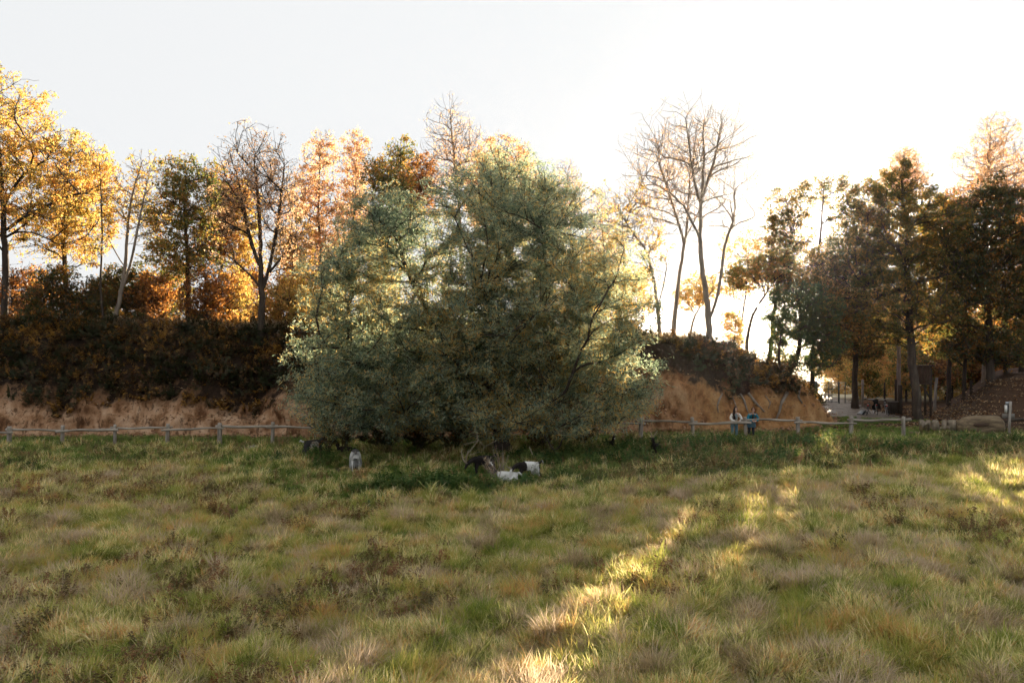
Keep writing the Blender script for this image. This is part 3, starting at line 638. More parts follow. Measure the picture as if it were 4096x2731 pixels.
tree('oak_tree', 'straight thick trunked dark tree standing behind the bicycles', [(855, 404), (855, 375), (856, 335), (854, 290), (852, 250)], 57, .42,
     [(850, 275, 28, 20), (838, 305, 22, 16), (868, 318, 22, 14), (842, 338, 20, 12, .8), (864, 348, 20, 10, .8), (830, 355, 14, 10, .6)], 44000, 'leaf_dark', counts=(18, 100, 560, 1700), seed=61)
tree('beech_tree', 'large dark copper tree on the right earth mound, its crown reaching the ground', [(990, 385), (990, 350), (988, 310), (985, 260), (984, 205)], 50, .42,
     [(985, 215, 26, 20), (1005, 195, 22, 16), (962, 240, 20, 18), (990, 262, 34, 22), (1012, 240, 26, 24), (968, 285, 24, 16), (1000, 305, 30, 18), (1018, 290, 20, 22), (965, 318, 20, 12), (990, 340, 34, 12), (945, 262, 18, 18), (955, 300, 20, 14), (1010, 355, 22, 10), (970, 350, 20, 8)], 95000, 'leaf_dark', counts=(30, 200, 1200, 3300), seed=62, spread=.16, first=.15)
tree('beech_tree', 'dark copper tree at the right edge behind the large copper tree', [(1022, 388), (1022, 330), (1024, 260), (1028, 200)], 54, .36, [(1034, 215, 30, 24), (1045, 260, 35, 32), (1028, 310, 28, 22), (1040, 340, 30, 14)], 42000, 'leaf_rust', counts=(18, 100, 560, 1700), seed=63)
tree('poplar_tree', 'tall pale tree with thin airy top above the dark copper tree', [(984, 382), (985, 290), (987, 210), (992, 120)], 56, .26, [(993, 138, 16, 18), (980, 160, 18, 16), (1006, 165, 18, 16), (992, 185, 26, 16)], 6500, 'leaf_peach', counts=(20, 110, 600, 1600), bark='pale_bark', seed=64)
tree('poplar_tree', 'slender tree with an orange pointed top between the olive and copper trees', [(948, 396), (950, 330), (954, 260), (960, 195)], 55, .22, [(958, 205, 16, 14), (942, 225, 16, 18), (952, 255, 18, 20)], 17000, 'leaf_rust', counts=(14, 80, 420, 1300), seed=65)
tree('poplar_tree', 'tall thin twiggy top poking above the large olive brown tree', [(898, 398), (899, 300), (901, 220), (905, 152)], 57, .22, [(904, 165, 11, 14), (894, 182, 10, 12), (915, 180, 10, 12)], 4200, 'leaf_peach', counts=(14, 70, 380, 1000), bark='pale_bark', seed=66)
tree('alder_tree', 'dark stem with golden lower leaves between the hide and the right mound', [(963, 392), (965, 360), (967, 330), (966, 290)], 53, .2, [(962, 335, 20, 9), (978, 350, 18, 9), (945, 345, 14, 9)], 11000, 'leaf_greengold', counts=(10, 50, 260, 800), seed=67)
tree('alder_tree', 'dark straight stem at the right edge of the mound with golden low leaves', [(1006, 386), (1006, 350), (1007, 310), (1005, 270)], 52, .26, [(1000, 350, 20, 9), (1018, 340, 18, 12)], 9000, 'leaf_greengold', counts=(10, 50, 260, 800), seed=68)
# sunlit growth beyond the fence line on the right
for i_, (u, Y, lab) in enumerate([(868, 64, 'bright yellow sunlit bush behind the bicycles'), (885, 68, 'yellow thicket tree seen between the posts behind the third bicycle'), (905, 66, 'sunlit yellow tree behind the dark gate post'), (926, 70, 'golden thicket seen under the wooden hide'),
                                  (945, 64, 'golden low tree just right of the wooden hide'), (968, 67, 'yellow backlit low tree above the brow of the right mound'), (992, 69, 'golden thicket behind the right mound below the copper tree'), (838, 72, 'pale yellow low tree behind the open metal gate'), (1016, 66, 'golden low tree at the right edge above the mound')]):
    tree('low_tree', lab, [(u, 402), (u + 1, 385), (u - 1, 365), (u, 350)], Y, .1, [(u, 362, 11, 13), (u + 5, 348, 9, 10), (u - 6, 375, 11, 11), (u + 6, 385, 11, 9), (u - 4, 392, 11, 7)], 9500, 'leaf_gold' if i_ % 3 else 'leaf_greengold', counts=(9, 40, 200, 620), seed=80 + i_, first=.1, size=.18, spread=.22)

tree('beech_tree', 'broad orange tree standing in the field beyond the metal gate', [(852, 385), (852, 365), (853, 330), (852, 300)], 82, .3, [(852, 340, 22, 18), (838, 362, 14, 12), (868, 360, 16, 14), (852, 318, 16, 12)], 26000, 'leaf_rust', counts=(14, 80, 420, 1300), seed=95, first=.15, size=.24, spread=.3)
tree('beech_tree', 'second orange tree farther right in the field beyond the gate', [(884, 385), (884, 365), (886, 330), (884, 305)], 84, .3, [(886, 345, 22, 18), (872, 366, 14, 12), (902, 362, 16, 14)], 22000, 'leaf_gold', counts=(14, 80, 420, 1300), seed=96, first=.15, size=.24, spread=.3)
for i_, (u, Y, lab) in enumerate([(856, 93, 'far golden tree added for shade straight above the open gate leaf'), (882, 96, 'far golden tree added for shade behind the covered bicycle'), (908, 94, 'far golden tree added for shade behind the thick dark post'), (934, 97, 'far golden tree added for shade behind the leaning grey post'), (962, 95, 'far golden tree added for shade behind the right mound'), (992, 98, 'far golden tree added for shade at the right behind the mound')]):
    tree('shade_tree', lab, [(u, 384), (u, 365), (u + 1, 335), (u, 300)], Y, .3, [(u, 335, 17, 18), (u - 10, 355, 12, 12), (u + 10, 350, 12, 14), (u + 2, 312, 13, 12), (u - 2, 372, 16, 8)], 24000, ('leaf_rust', 'leaf_gold')[i_ % 2], counts=(12, 60, 300, 900), seed=110 + i_, first=.1, size=.30, spread=.32)  # row added beyond the gate to shade the path and right mound
tree('birch_tree', 'wispy yellow leaved sapling added to dapple the sun in the bright gap right of the bare trees', [(733, 350), (734, 342), (735, 332), (736, 318)], 50, .08, [(734, 334, 8, 9), (742, 345, 6, 8), (730, 322, 7, 8), (738, 320, 8, 8)], 1700, 'leaf_gold', counts=(8, 30, 120, 350), seed=97, first=.1)  # sapling added to break up the sun streak on the meadow
for i_, (u, Y, lab) in enumerate([(906, 61, 'golden shrub added for shade between the slat screen and the leaning oak trunk'), (930, 61, 'dense dark shrub added for shade behind the leg of the wooden hide'), (952, 62, 'dense brown shrub added for shade just behind the left slope of the right mound'), (976, 62, 'dense brown shrub added for shade behind the middle of the right mound'), (1000, 63, 'dense brown shrub added for shade behind the right mound near the right edge'), (1024, 62, 'dense brown shrub added for shade, cut by the right edge of the picture')]):
    tree('shade_shrub', lab, [(u, 385), (u, 370), (u + 1, 355), (u, 340)], Y, .12, [(u, 362, 14, 10), (u - 7, 376, 12, 9), (u + 8, 374, 12, 10), (u, 348, 12, 9)], 11000, ('leaf_greengold', 'leaf_rust')[i_ % 2], counts=(10, 50, 240, 700), seed=130 + i_, first=.05, size=.19, spread=.2)  # shrubs added to keep the low sun off the mound and meadow
# ------------------------------------------------------------------ the willow in the meadow
rng = np.random.default_rng(5)
WY = 35.5
wc = [(384, 248, 38, 40), (352, 325, 42, 34), (335, 382, 36, 30), (375, 390, 45, 26), (484, 228, 44, 40), (500, 300, 55, 44), (560, 250, 44, 42), (596, 305, 38, 42), (612, 368, 30, 28), (590, 388, 38, 22),
      (470, 365, 55, 36), (425, 330, 45, 38), (430, 392, 45, 22), (500, 178, 36, 26), (538, 198, 34, 26), (385, 212, 28, 22), (350, 275, 32, 28), (630, 396, 18, 14), (545, 345, 45, 38), (500, 404, 45, 18), (400, 415, 42, 15), (340, 405, 30, 16), (470, 422, 40, 12), (570, 410, 40, 16), (625, 405, 22, 14)]
cl = []
for k_, (u, v, ru, rv) in enumerate(wc):
    p = W(u, v, WY); p[1] += rng.uniform(-1.6, 1.6); rx, rz = ru / F * WY, rv / F * WY
    cl.append((p, (rx, max(rx, 1.8) * 1.15, rz), rx * rx * rz))
wb = W(505, 440, WY); wb[2] = float(ground_h(wb[0], WY)) - 0.15
def wp(u, v, dy=0): p = W(u, v, WY); p[1] += dy; return p
trunk = [wb, wp(500, 428), wp(492, 405), wp(488, 370), wp(490, 320), wp(498, 260), wp(500, 215)]
limbs = [[wp(502, 432), wp(515, 420, -.6), wp(533, 421, -1.2), wp(548, 436, -1.8), wp(556, 452, -2.2)],
         [wp(515, 421, -.6), wp(530, 402, -.3), wp(548, 375), wp(575, 335, .5), wp(600, 300, 1)], [wp(497, 425), wp(470, 412, .6), wp(430, 395, .8), wp(385, 372, .8), wp(350, 345, .6)],
         [wp(493, 410), wp(470, 380, -.8), wp(440, 330, -1), wp(412, 280, -.8), wp(395, 235)], [wp(525, 410), wp(550, 402, 1.0), wp(590, 392, 1.2), wp(630, 385, 1)], [wp(490, 385), wp(515, 340, 1), wp(535, 290, 1.2), wp(545, 240, .6)],
         [wp(500, 425), wp(480, 425, 1.0), wp(440, 418, 1.4), wp(390, 408, 1.2), wp(345, 395, 1)]]
V, Q, lc = grow(rng, trunk, .42, limbs, cl, (34, 320, 2400, 9500), wob=.07, up=.2, edge=2.2, droop=.35, tip=.008, first=.1)
root = empty('willow_tree', wb); tag(root, 'huge round grey green willow standing in the middle of the meadow', 'willow tree')
obj('trunk', mesh_np('trunk', V - wb, Q.ravel(), np.arange(len(Q)) * 4, None, True, [M['bark']]), root)
an = lc.reshape(-1, 3); tg = np.gradient(lc, axis=1).reshape(-1, 3); tg /= np.linalg.norm(tg, axis=1)[:, None] + 1e-9
lv, rn = leaf_tris(rng, an, tg, 480000, 0.15, asp=.24, spread=.13, along=.45, droop=.55)
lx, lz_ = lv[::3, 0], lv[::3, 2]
sun_glow = sstep(-2.5, 5.5, lx + .5 * (lz_ - 6)); rn = np.clip(rn * (1 - .42 * sun_glow) + .42 * sun_glow * (rng.random(len(rn)) < .8), 0, 1)  # golden backlight painted into the leaf tint towards the upper right
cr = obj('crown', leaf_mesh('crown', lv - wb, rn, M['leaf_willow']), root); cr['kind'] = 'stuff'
mb = MB()
mb.tube([wp(476, 408, -2.6), wp(478, 420, -2.8), wp(481, 432, -2.9), wp(474, 441, -3.0), wp(470, 446, -3.0)], [.02, .018, .016, .013, .008], 6)
mb.tube([wp(481, 432, -2.9), wp(487, 438, -2.9), wp(494, 434, -2.9), wp(505, 428, -2.8)], [.013, .012, .010, .006], 5)
mb.tube([wp(481, 432, -2.9), wp(476, 434, -2.8), wp(467, 436, -2.8)], [.014, .012, .006], 5)
mb.tube([wp(487, 438, -2.9), wp(484, 442, -2.9), wp(470, 446, -3.0)], [.014, .012, .006], 5)
mb.tube([wp(528, 438, -2.8), wp(533, 450, -3), wp(538, 459, -3.1), wp(542, 461, -3.1)], [.018, .016, .012, .008], 5)
for b_ in mb.v: b_ -= wb
mb.build('dead_branch', M['dead_wood'], root)['kind'] = 'stuff'
# ------------------------------------------------------------------ wooden rail fence
ro = np.random.default_rng(99)
FY = 39.0
def gz_(x, y): return float(ground_h(x, y))
fence = empty('rail_fence', (0, FY, gz_(0, FY))); fl = np.array([0, FY, gz_(0, FY)])
tag(fence, 'long weathered grey single rail fence running across behind the willow', 'fence')
pu = [9.6 + 52.57 * k for k in range(-2, 18)]
posts_me = []
for i in range(4):
    mb = MB(); r = .085 + .012 * i % .03
    mb.tube([[0, 0, -.3], [.01, 0, .4], [0, .01, .9], [.005, 0, 1.0]], [r * 1.05, r, r * .97, r * .93], 8)
    posts_me.append(mb.mesh('post', (M['post_wood'],), False))
tops = []
for i, u in enumerate(pu):
    p = W(u, 440, FY); z = gz_(p[0], FY); vt = np.interp(u, [10, 270, 640, 905], [425.6, 421.5, 417.0, 415.6]); zt = CAMZ - (vt - HOR) / F * FY
    o = obj('post', posts_me[i % 4], fence, (p[0], 0.0, z - fl[2])); o.scale = (1, 1, max(.75, zt - z)); o.rotation_euler = (ro.normal(0, .03), ro.normal(0, .055), ro.uniform(0, 6))
    tops.append((p[0], zt))
for i in range(len(tops) - 1):
    (x0, z0), (x1, z1) = tops[i], tops[i + 1]
    dz = -.17 - .07 * (i % 2) + ro.normal(0, .015); n = 12; t = np.linspace(-.09, 1.09, n)
    if i == len(tops) - 2: t = np.linspace(-.05, 1.16, n)
    y = -.10 * (1 if i % 2 else -1) + 0 * t
    bend = .035 * np.sin(t * 3.1 + ro.uniform(0, 6)) + .015 * np.sin(t * 9 + ro.uniform(0, 6)) - .02
    pts = np.stack([x0 + (x1 - x0) * t, y + .02 * np.sin(t * 5), z0 + (z1 - z0) * t + dz + bend - fl[2]], -1)
    r = .058 + .008 * np.sin(t * 7 + i) - .012 * t * (1 if i % 3 else -1)
    mb = MB(); mb.tube(pts, r, 8); mb.build('rail', M['rail_wood'], fence, True)

# ------------------------------------------------------------------ right hand things
def stake(label, u, vt, vb, Y, r, mat='bark', lean=0.0, name='wooden_post', group=None):
    p = W(u, vb, Y); z = land(p[0], Y); h = CAMZ - (vt - HOR) / F * Y - z
    mb = MB(); mb.tube([[0, 0, -.25], [lean * .3, 0, h * .35], [lean * .7, .01, h * .75], [lean, 0, h]], [r * 1.08, r, r * .98, r * .93], 8)
    o = mb.build(name, M[mat]); o.location = (p[0], Y, z); return tag(o, label, 'post', group)
stake('short light brown stake beside the gap at the end of the clay mound', 798.5, 391, 406, 55, .08, 'post_wood', -.08)
stake('tall thin grey post right of the thick dark tree trunk behind the bicycles', 862.6, 379, 404, 58, .09, 'post_wood')
stake('tall thin post behind the left edge of the wooden slat screen', 884.5, 382, 404, 58, .07)
stake('thin tall post just left of the thick dark post by the slat screen', 895.6, 379, 404, 57, .08)
stake('thick dark square post at the right end of the slat screen', 900.0, 384.5, 412, 53, .15)
stake('weathered leaning grey post between the wooden hide and the right mound', 934.0, 377, 399, 54, .10, 'post_wood', .18)
stake('short dark post on the brow of the right mound', 971.0, 380, 389, 53, .10)
# slat screen
p = W(893.5, 410, 53); z = land(p[0], 53); s_ = empty('slat_screen', (p[0], 53, z)); tag(s_, 'low wooden slat screen with pale top bar beside the leaning bicycle', 'screen')
for i in range(7):
    mb = MB(); mb.box((-.33 + i * .11, 0, .38), (.095, .03, .82), jit=.008, rng=ro); mb.build('slat', M['bark'], s_)
mb = MB(); mb.box((0, -.01, .82), (.86, .1, .05)); mb.build('top_bar', M['post_wood'], s_)
# metal gate
GY = 60.0
def gp(u, v): q = W(u, v, GY); return q
m = NT('green_metal'); M['metal'] = m.bsdf((.035, .05, .045), .35, spec=.6, metal=.4)
M['zinc'] = plain('zinc', (.25, .27, .28), (.42, .44, .46), 20, .45, metal=.6)
gx = W(816.5, 405, GY); gz0 = land(gx[0], GY); G_ = empty('metal_gate', (gx[0], GY, gz0)); tag(G_, 'tall dark metal gate with wire mesh standing open at the end of the gravel path', 'gate'); g0 = np.array([gx[0], GY, gz0])
def grel(u, v, dy=0.0): q = W(u, v, GY) - g0; q[1] += dy; return q
for u, vt, r in ((816.5, 381, .10), (814.6, 382, .03), (839.0, 382, .045), (845.0, 382, .035)):
    q = grel(u, 404); t = grel(u, vt); mb = MB(); mb.tube([[q[0], 0, -.15], [q[0], 0, t[2]]], r, 8); mb.build('gate_post', M['metal'], G_)
def leafg(u0, u1, y0, y1, name):
    a, b = grel(u0, 404, y0), grel(u1, 404, y1); zt, zb = grel(0, 382)[2], .12
    L_ = empty(name); L_.parent = G_
    for q in (a, b): mb = MB(); mb.tube([[q[0], q[1], zb], [q[0], q[1], zt]], .026, 6); mb.build('upright', M['metal'], L_)
    for k in range(4):
        z = zb + (zt - zb) * k / 3; mb = MB(); mb.tube([[a[0], a[1], z], [b[0], b[1], z]], .02, 6); mb.build('crossbar', M['metal'], L_)
    mb = MB(); nw = 9
    for k in range(1, nw):
        f = k / nw; mb.tube([[a[0] + (b[0] - a[0]) * f, a[1] + (b[1] - a[1]) * f, zb], [a[0] + (b[0] - a[0]) * f, a[1] + (b[1] - a[1]) * f, zt]], .004, 3)
    for k in range(1, 12):
        z = zb + (zt - zb) * k / 12; mb.tube([[a[0], a[1], z], [b[0], b[1], z]], .004, 3)
    w_ = mb.build('wire_mesh', M['zinc'], L_); w_['kind'] = 'stuff'
leafg(823, 829.2, 1.1, -.5, 'gate_leaf'); leafg(832.5, 838.5, .8, .05, 'gate_leaf')
mb = MB(); mb.tube([grel(786, 380.8), grel(817, 381)], .022, 6); mb.build('top_rail', M['metal'], G_)
mb = MB(); mb.tube([grel(836, 382), grel(846, 382)], .022, 6); mb.build('top_rail', M['zinc'], G_)
for v in (388.8, 396, 403.5):
    mb = MB(); mb.tube([grel(786, v - .4), grel(815, v)], .012, 4); mb.build('wire', M['zinc'], G_)
mb = MB(); q = grel(808, 387); mb.box((q[0], -.03, q[2]), (.45, .01, .55)); mb.build('sign_plate', plain('grey_plate', (.30, .28, .26), (.42, .40, .38), 3), G_)
# pile of logs in the field beyond
pc = W(797, 400, 80); z = land(pc[0], 80); LP = empty('log_pile', (pc[0], 80, z)); tag(LP, 'dark stack of long logs lying in the bright field beyond the gate', 'log pile')
for i in range(9):
    mb = MB(); row = 0 if i < 4 else (1 if i < 7 else 2); k = i - (0, 4, 7)[row]
    mb.tube([[-2.0 + ro.normal(0, .12), (k + row * .5) * .3, .13 + row * .25], [2.2 + ro.normal(0, .12), (k + row * .5) * .3, .13 + row * .25]], .135, 8); mb.build('log', M['bark'], LP)
# raised wooden hide
HY = 51.0; hb = W(925, 402, HY); hz0 = land(hb[0], HY); H_ = empty('wooden_hide', (hb[0], HY, hz0)); tag(H_, 'dark wooden box hide raised on tall legs behind the leaning oak trunk', 'hide'); h0 = np.array([hb[0], HY, hz0])
def hrel(u, v): return W(u, v, HY) - h0
a, b = hrel(920.5, 382.6), hrel(931.5, 366)
M['dark_plank'] = plain('dark_plank', (.03, .018, .012), (.09, .05, .03), 12, stretch=(6, 6, .4))
wdt = b[0] - a[0]; hh = b[2] - a[2]
for k in range(5):
    mb = MB(); mb.box((a[0] + wdt * (k + .5) / 5, 0, a[2] + hh / 2), (wdt / 5 - .012, .03, hh), jit=.004, rng=ro); mb.build('plank', M['dark_plank'], H_)
    mb = MB(); mb.box((a[0] + wdt * (k + .5) / 5, .8, a[2] + hh / 2), (wdt / 5 - .012, .03, hh), jit=.004, rng=ro); mb.build('plank', M['dark_plank'], H_)
for x_ in (a[0] + .02, b[0] - .02):
    mb = MB(); mb.box((x_, .4, a[2] + hh / 2), (.03, .76, hh)); mb.build('side_wall', M['dark_plank'], H_)
mb = MB(); mb.box(((a[0] + b[0]) / 2, .4, a[2] - .05), (wdt + .1, .95, .08)); mb.build('floor_board', M['dark_plank'], H_)
mb = MB(); mb.box(((a[0] + b[0]) / 2, .4, b[2] + .04), (wdt + .25, 1.1, .06)); mb.build('roof', M['dark_plank'], H_)
for u in (918.5, 931):
    for y_ in (0.05, .75):
        q = hrel(u, 400); mb = MB(); mb.tube([[q[0], y_, -.4], [q[0], y_, a[2] if u < 920 else b[2] - .1]], .075, 7); mb.build('leg', M['bark'], H_)
mb = MB(); mb.tube([hrel(923.5, 386), hrel(930.5, 399)], .05, 6); mb.build('brace', M['bark'], H_)

# carved letters on a felled trunk, and the big log next to them
M['log_wood'] = plain('log_wood', (.05, .033, .02), (.24, .175, .10), 5, stretch=(.25, 1.6, 1.6), bstr=.8, bdist=.05)
M['cut_wood'] = plain('cut_wood', (.13, .10, .07), (.27, .22, .16), 7, bdist=.02)
LY = 40.6; lb = W(937, 435, LY); lz = gz_(lb[0], LY); LG = empty('carved_log', (lb[0], LY, lz)); tag(LG, 'low flattened trunk carrying big carved wooden letters, left of the big log', 'carved log'); l0 = np.array([lb[0], LY, lz])
def lrel(u, v, dy=0.0): q = W(u, v, LY) - l0; q[1] += dy; return q
xa, xb = lrel(909, 0)[0], lrel(971, 0)[0]; zt = lrel(0, 430.6)[2]
n = 12; t = np.linspace(0, 1, n); rr = .30 * np.clip(np.sin(np.clip(t * 1.02 + .02, 0, 1) * math.pi) * 2.2, .25, 1) * (1 - .25 * t)
pts = np.stack([xa + (xb - xa) * t, 0 * t, zt - rr * .86], -1)
mb = MB(); mb.tube(pts, rr, 14, flat=.86); mb.build('trunk', M['log_wood'], LG, True)
def letter(poly, u0, u1, v0, v1, th=.16, shift=.05, hole=None):
    """outline in a unit square, front face towards the camera, leaning depth to the left"""
    A, B = lrel(u0, v1), lrel(u1, v0)
    fn = lambda a, b, d: (A[0] + (B[0] - A[0]) * a - (d) * shift / .3, d - .16, A[2] + (B[2] - A[2]) * b)
    mb = MB(); mb.prism(poly, 0, th, fn); return mb.build('letter', M['cut_wood'], LG)
letter([(0, 0), (.16, 0), (.30, .40), (.5, .0), (.62, .0), (.80, .42), (.84, 0), (1, 0), (1, 1), (.72, 1), (.52, .62), (.30, 1), (0, 1)], 919.5, 928.8, 419.2, 429.6)
oc = [(.5 + .5 * math.copysign(abs(math.cos(a)) ** .75, math.cos(a)), .5 + .5 * math.copysign(abs(math.sin(a)) ** .75, math.sin(a))) for a in np.linspace(0, 2 * math.pi, 18, endpoint=False)]
letter(oc, 931.3, 937.6, 419.2, 429.6)
letter([(0, 0), (1, 0), (1, 1), (.55, 1), (.55, .28), (0, .28)], 938.4, 944.8, 419.2, 429.4)
letter([(.25, 0), (1, 0), (1, 1), (.25, 1), (.05, .86), (0, .62), (.12, .5), (0, .38), (.05, .12)], 946.8, 954.2, 419.2, 429.6)
bx = W(980, 434, LY - .1); bz = gz_(bx[0], LY); BL_ = empty('big_log', (bx[0], LY - .1, bz)); tag(BL_, 'huge weathered log with a dark rotten hollow lying beside the carved letters', 'log'); b0 = np.array([bx[0], LY - .1, bz])
def brel(u, v): return W(u, v, LY - .1) - b0
n = 16; t = np.linspace(0, 1, n); xa, xb = brel(957, 0)[0], brel(1001, 0)[0]; r_ = np.interp(t, [0, .12, .22, .9, .97, 1], [.22, .38, .50, .54, .50, .36])
pts = np.stack([xa + (xb - xa) * t, .1 * (1 - t), np.interp(t, [0, 1], [.46, .52]) + 0 * t], -1)
mb = MB(); mb.tube(pts, r_, 22)
v = mb.v[0]; nzz = fbm(v[:, 0] * .8, v[:, 1] * 5, v[:, 2] * 5, seed=4, oct=3); v[:, 1] += .04 * nzz; v[:, 2] += .04 * nzz
holl = np.exp(-((v[:, 0] - (xa + xb) * .5) / .35) ** 2 - ((v[:, 2] - .58) / .14) ** 2) * (v[:, 1] < 0); v[:, 1] += .25 * holl
mb.build('trunk', M['log_wood'], BL_, True)
mb = MB(); q = brel(975, 425); mb.ellipsoid((q[0] + .02, -.47, .60), (.40, .05, .10), 14, 8); mb.build('rotten_hollow', M['dark_plank'], BL_, True)
# sign post
sp = W(1009.2, 438, 38.2); sz = gz_(sp[0], 38.2); SP = empty('sign_post', (sp[0], 38.2, sz)); tag(SP, 'grey wooden sign post seen from behind with two small boards', 'sign post'); s0 = np.array([sp[0], 38.2, sz])
def srel(u, v, dy=0.0): q = W(u, v, 38.2) - s0; q[1] += dy; return q
t = srel(1010.3, 400.8); mb = MB(); mb.tube([[-.03, 0, -.3], [0, 0, t[2] * .5], [t[0], 0, t[2]]], [.065, .06, .055], 9); mb.build('post', M['post_wood'], SP)
def board(u0, u1, v0, v1, dy, mat, name='board', th=.03):
    A, B = srel(u0, v1), srel(u1, v0); mb = MB(); mb.box(((A[0] + B[0]) / 2, dy, (A[2] + B[2]) / 2), (B[0] - A[0], th, B[2] - A[2])); return mb.build(name, mat, SP)
M['board_grey'] = plain('board_grey', (.12, .105, .09), (.20, .185, .165), 18)
M['white_paint'] = plain('white_paint', (.7, .7, .68), (.8, .8, .78), 6, .5)
M['black_paint'] = plain('black_paint', (.012, .014, .014), (.02, .022, .022), 6, .4)
board(1003.3, 1015.5, 413.1, 418.2, .09, M['board_grey']); board(1006.6, 1012.8, 401.4, 404.6, .09, M['zinc'], 'bracket')
board(1006.6, 1012.0, 404.7, 412.3, .10, M['black_paint'], 'information_box', .12); board(1006.5, 1007.3, 404.7, 412.3, .095, M['white_paint'], 'box_edge', .16)
# rail behind the sign post
q = W(1000, 424, 41.5); z = gz_(q[0], 41.5); RB = empty('low_rail', (q[0], 41.5, z)); tag(RB, 'rough brown rail on short props running out of the picture behind the sign post', 'rail')
mb = MB(); mb.tube([[0, 0, .5], [.8, .02, .62], [2, 0, .68], [4, .05, .70]], [.07, .085, .08, .08], 8); mb.build('pole', M['bark'], RB, True)
for x_ in (.25, 2.2): mb = MB(); mb.tube([[x_, .05, -.2], [x_ + .05, 0, .55]], .05, 7); mb.build('prop', M['bark'], RB)
# stones
def stone(u, v, Y, r, label, mat):
    p = W(u, v, Y); z = gz_(p[0], Y); bm = bmesh.new(); bmesh.ops.create_icosphere(bm, subdivisions=3, radius=1)
    for w_ in bm.verts:
        c = w_.co; k = 1 + .3 * float(vnoise(c.x * 1.3 + u, c.y * 1.3, c.z * 1.3, 5)) + .12 * float(vnoise(c.x * 4, c.y * 4 + v, c.z * 4, 6)); w_.co = Vector((c.x * k * r * 1.3, c.y * k * r, c.z * k * r * .8))
    me = bpy.data.meshes.new('rock'); bm.to_mesh(me); bm.free(); me.materials.append(mat); o = obj('rock', me, None, (p[0], Y, z + r * .3)); tag(o, label, 'rock')
M['rock'] = plain('rock', (.10, .09, .08), (.26, .24, .21), 5, bdist=.04)
stone(252.5, 436, 37.5, .30, 'pale grey rock lying in the weeds before the left fence', M['rock'])
stone(248.5, 445, 34.5, .10, 'small orange brown stone below the pale grey rock', M['cut_wood'])
stone(232, 437, 37.6, .22, 'dark mossy rock just left of the pale grey rock', M['bark'])
# bare roots hanging out of the clay, belonging to the trees above
def roots(tree_label, segs):
    t = [o for o in bpy.data.objects if o.get('label', '').startswith(tree_label)][0]; base = np.array(t.location)
    for s_ in segs:
        pts = []
        for u, v, r in s_:
            d = Vector(((u - 512) / F, 1, -(v - HOR) / F)).normalized(); h = _bvh.ray_cast(Vector((0, 0, CAMZ)), d)
            if h[0] is None: continue
            pts.append((np.array(h[0]) + np.array([0, -.05, 0]), r))
        if len(pts) > 2:
            mb = MB(); mb.tube(np.array([p for p, _ in pts]) - base, [r for _, r in pts], 6); mb.build('root', M['pale_bark'], t, True)
roots('dense dark green', [[(722, 393, .05), (719, 399, .06), (717, 405, .05), (718, 412, .03)], [(740, 393, .05), (744, 400, .06), (746, 407, .05), (748, 412, .03)], [(748, 392, .07), (753, 399, .08), (758, 405, .07), (764, 411, .04)],
      [(732, 396, .03), (735, 403, .03), (737, 409, .02)], [(796, 380, .10), (787, 392, .11), (781, 402, .09), (779, 411, .07), (775, 420, .05)], [(800, 385, .05), (798, 396, .06), (802, 403, .04)], [(765, 395, .03), (770, 402, .035), (768, 408, .02)]])
# ------------------------------------------------------------------ bodies
def skin(name, V, E, mat, parent=None, sub=2, root=0):
    """V: (x,y,z,rx[,ry])"""
    me = bpy.data.meshes.new(name); me.from_pydata([v[:3] for v in V], E, []); me.update()
    o = obj(name, me, parent); me.materials.append(mat)
    md = o.modifiers.new('skin', 'SKIN'); md.use_smooth_shade = True; md.branch_smoothing = 0.6
    if not me.skin_vertices: me.skin_vertices.new() if hasattr(me.skin_vertices, 'new') else None
    if len(me.skin_vertices):
        d = me.skin_vertices[0].data
        for i, v in enumerate(V):
            d[i].radius = (v[3], v[4] if len(v) > 4 else v[3]); d[i].use_root = (i == root)
    s = o.modifiers.new('subd', 'SUBSURF'); s.levels = sub; s.render_levels = sub
    return o
def chain(n0, n): return [(n0 + i, n0 + i + 1) for i in range(n - 1)]
def fabric(name, c, var=.7, rough=.9, scale=9):
    m = NT(name); n1 = m.noise(scale, 4, .65, m.objco()); lo = tuple(x * var for x in c)
    return m.bsdf(m.ramp(n1, [(.3, lo), (.7, c)]), rough, n1, .5, .02, .2)

def coat(name, base, patch, patches, wob=.35):
    """patches: (cx, cz, rx, rz[, cy, ry]) in goat space, where the second colour lies"""
    m = NT(name); co = m.objco(); s = m.n('ShaderNodeSeparateXYZ'); m.l(co, s.inputs[0])
    mp = m.n('ShaderNodeMapping'); mp.inputs['Scale'].default_value = (1, 1, .45); m.l(co, mp.inputs[0])
    nz = m.noise(9, 4, .6, mp.outputs[0]); tot = None
    for p in patches:
        a = m.math('DIVIDE', m.math('SUBTRACT', s.outputs[0], p[0]), p[2]); b = m.math('DIVIDE', m.math('SUBTRACT', s.outputs[2], p[1]), p[3])
        d = m.math('ADD', m.math('MULTIPLY', a, a), m.math('MULTIPLY', b, b))
        if len(p) > 4:
            e = m.math('DIVIDE', m.math('SUBTRACT', s.outputs[1], p[4]), p[5]); d = m.math('ADD', d, m.math('MULTIPLY', e, e))
        d = m.math('ADD', d, m.math('MULTIPLY', m.math('SUBTRACT', nz, .5), wob * 4)); k = m.math('LESS_THAN', d, 1.0)
        tot = k if tot is None else m.math('MAXIMUM', tot, k)
    fine = m.noise(60, 3, .6, mp.outputs[0])
    cb = m.ramp(fine, [(.3, tuple(c * .6 for c in base)), (.7, base)]); cp = m.ramp(fine, [(.3, tuple(c * .72 for c in patch)), (.7, patch)])
    return m.bsdf(m.mix(tot, cb, cp), .85, fine, .6, .02, .2)
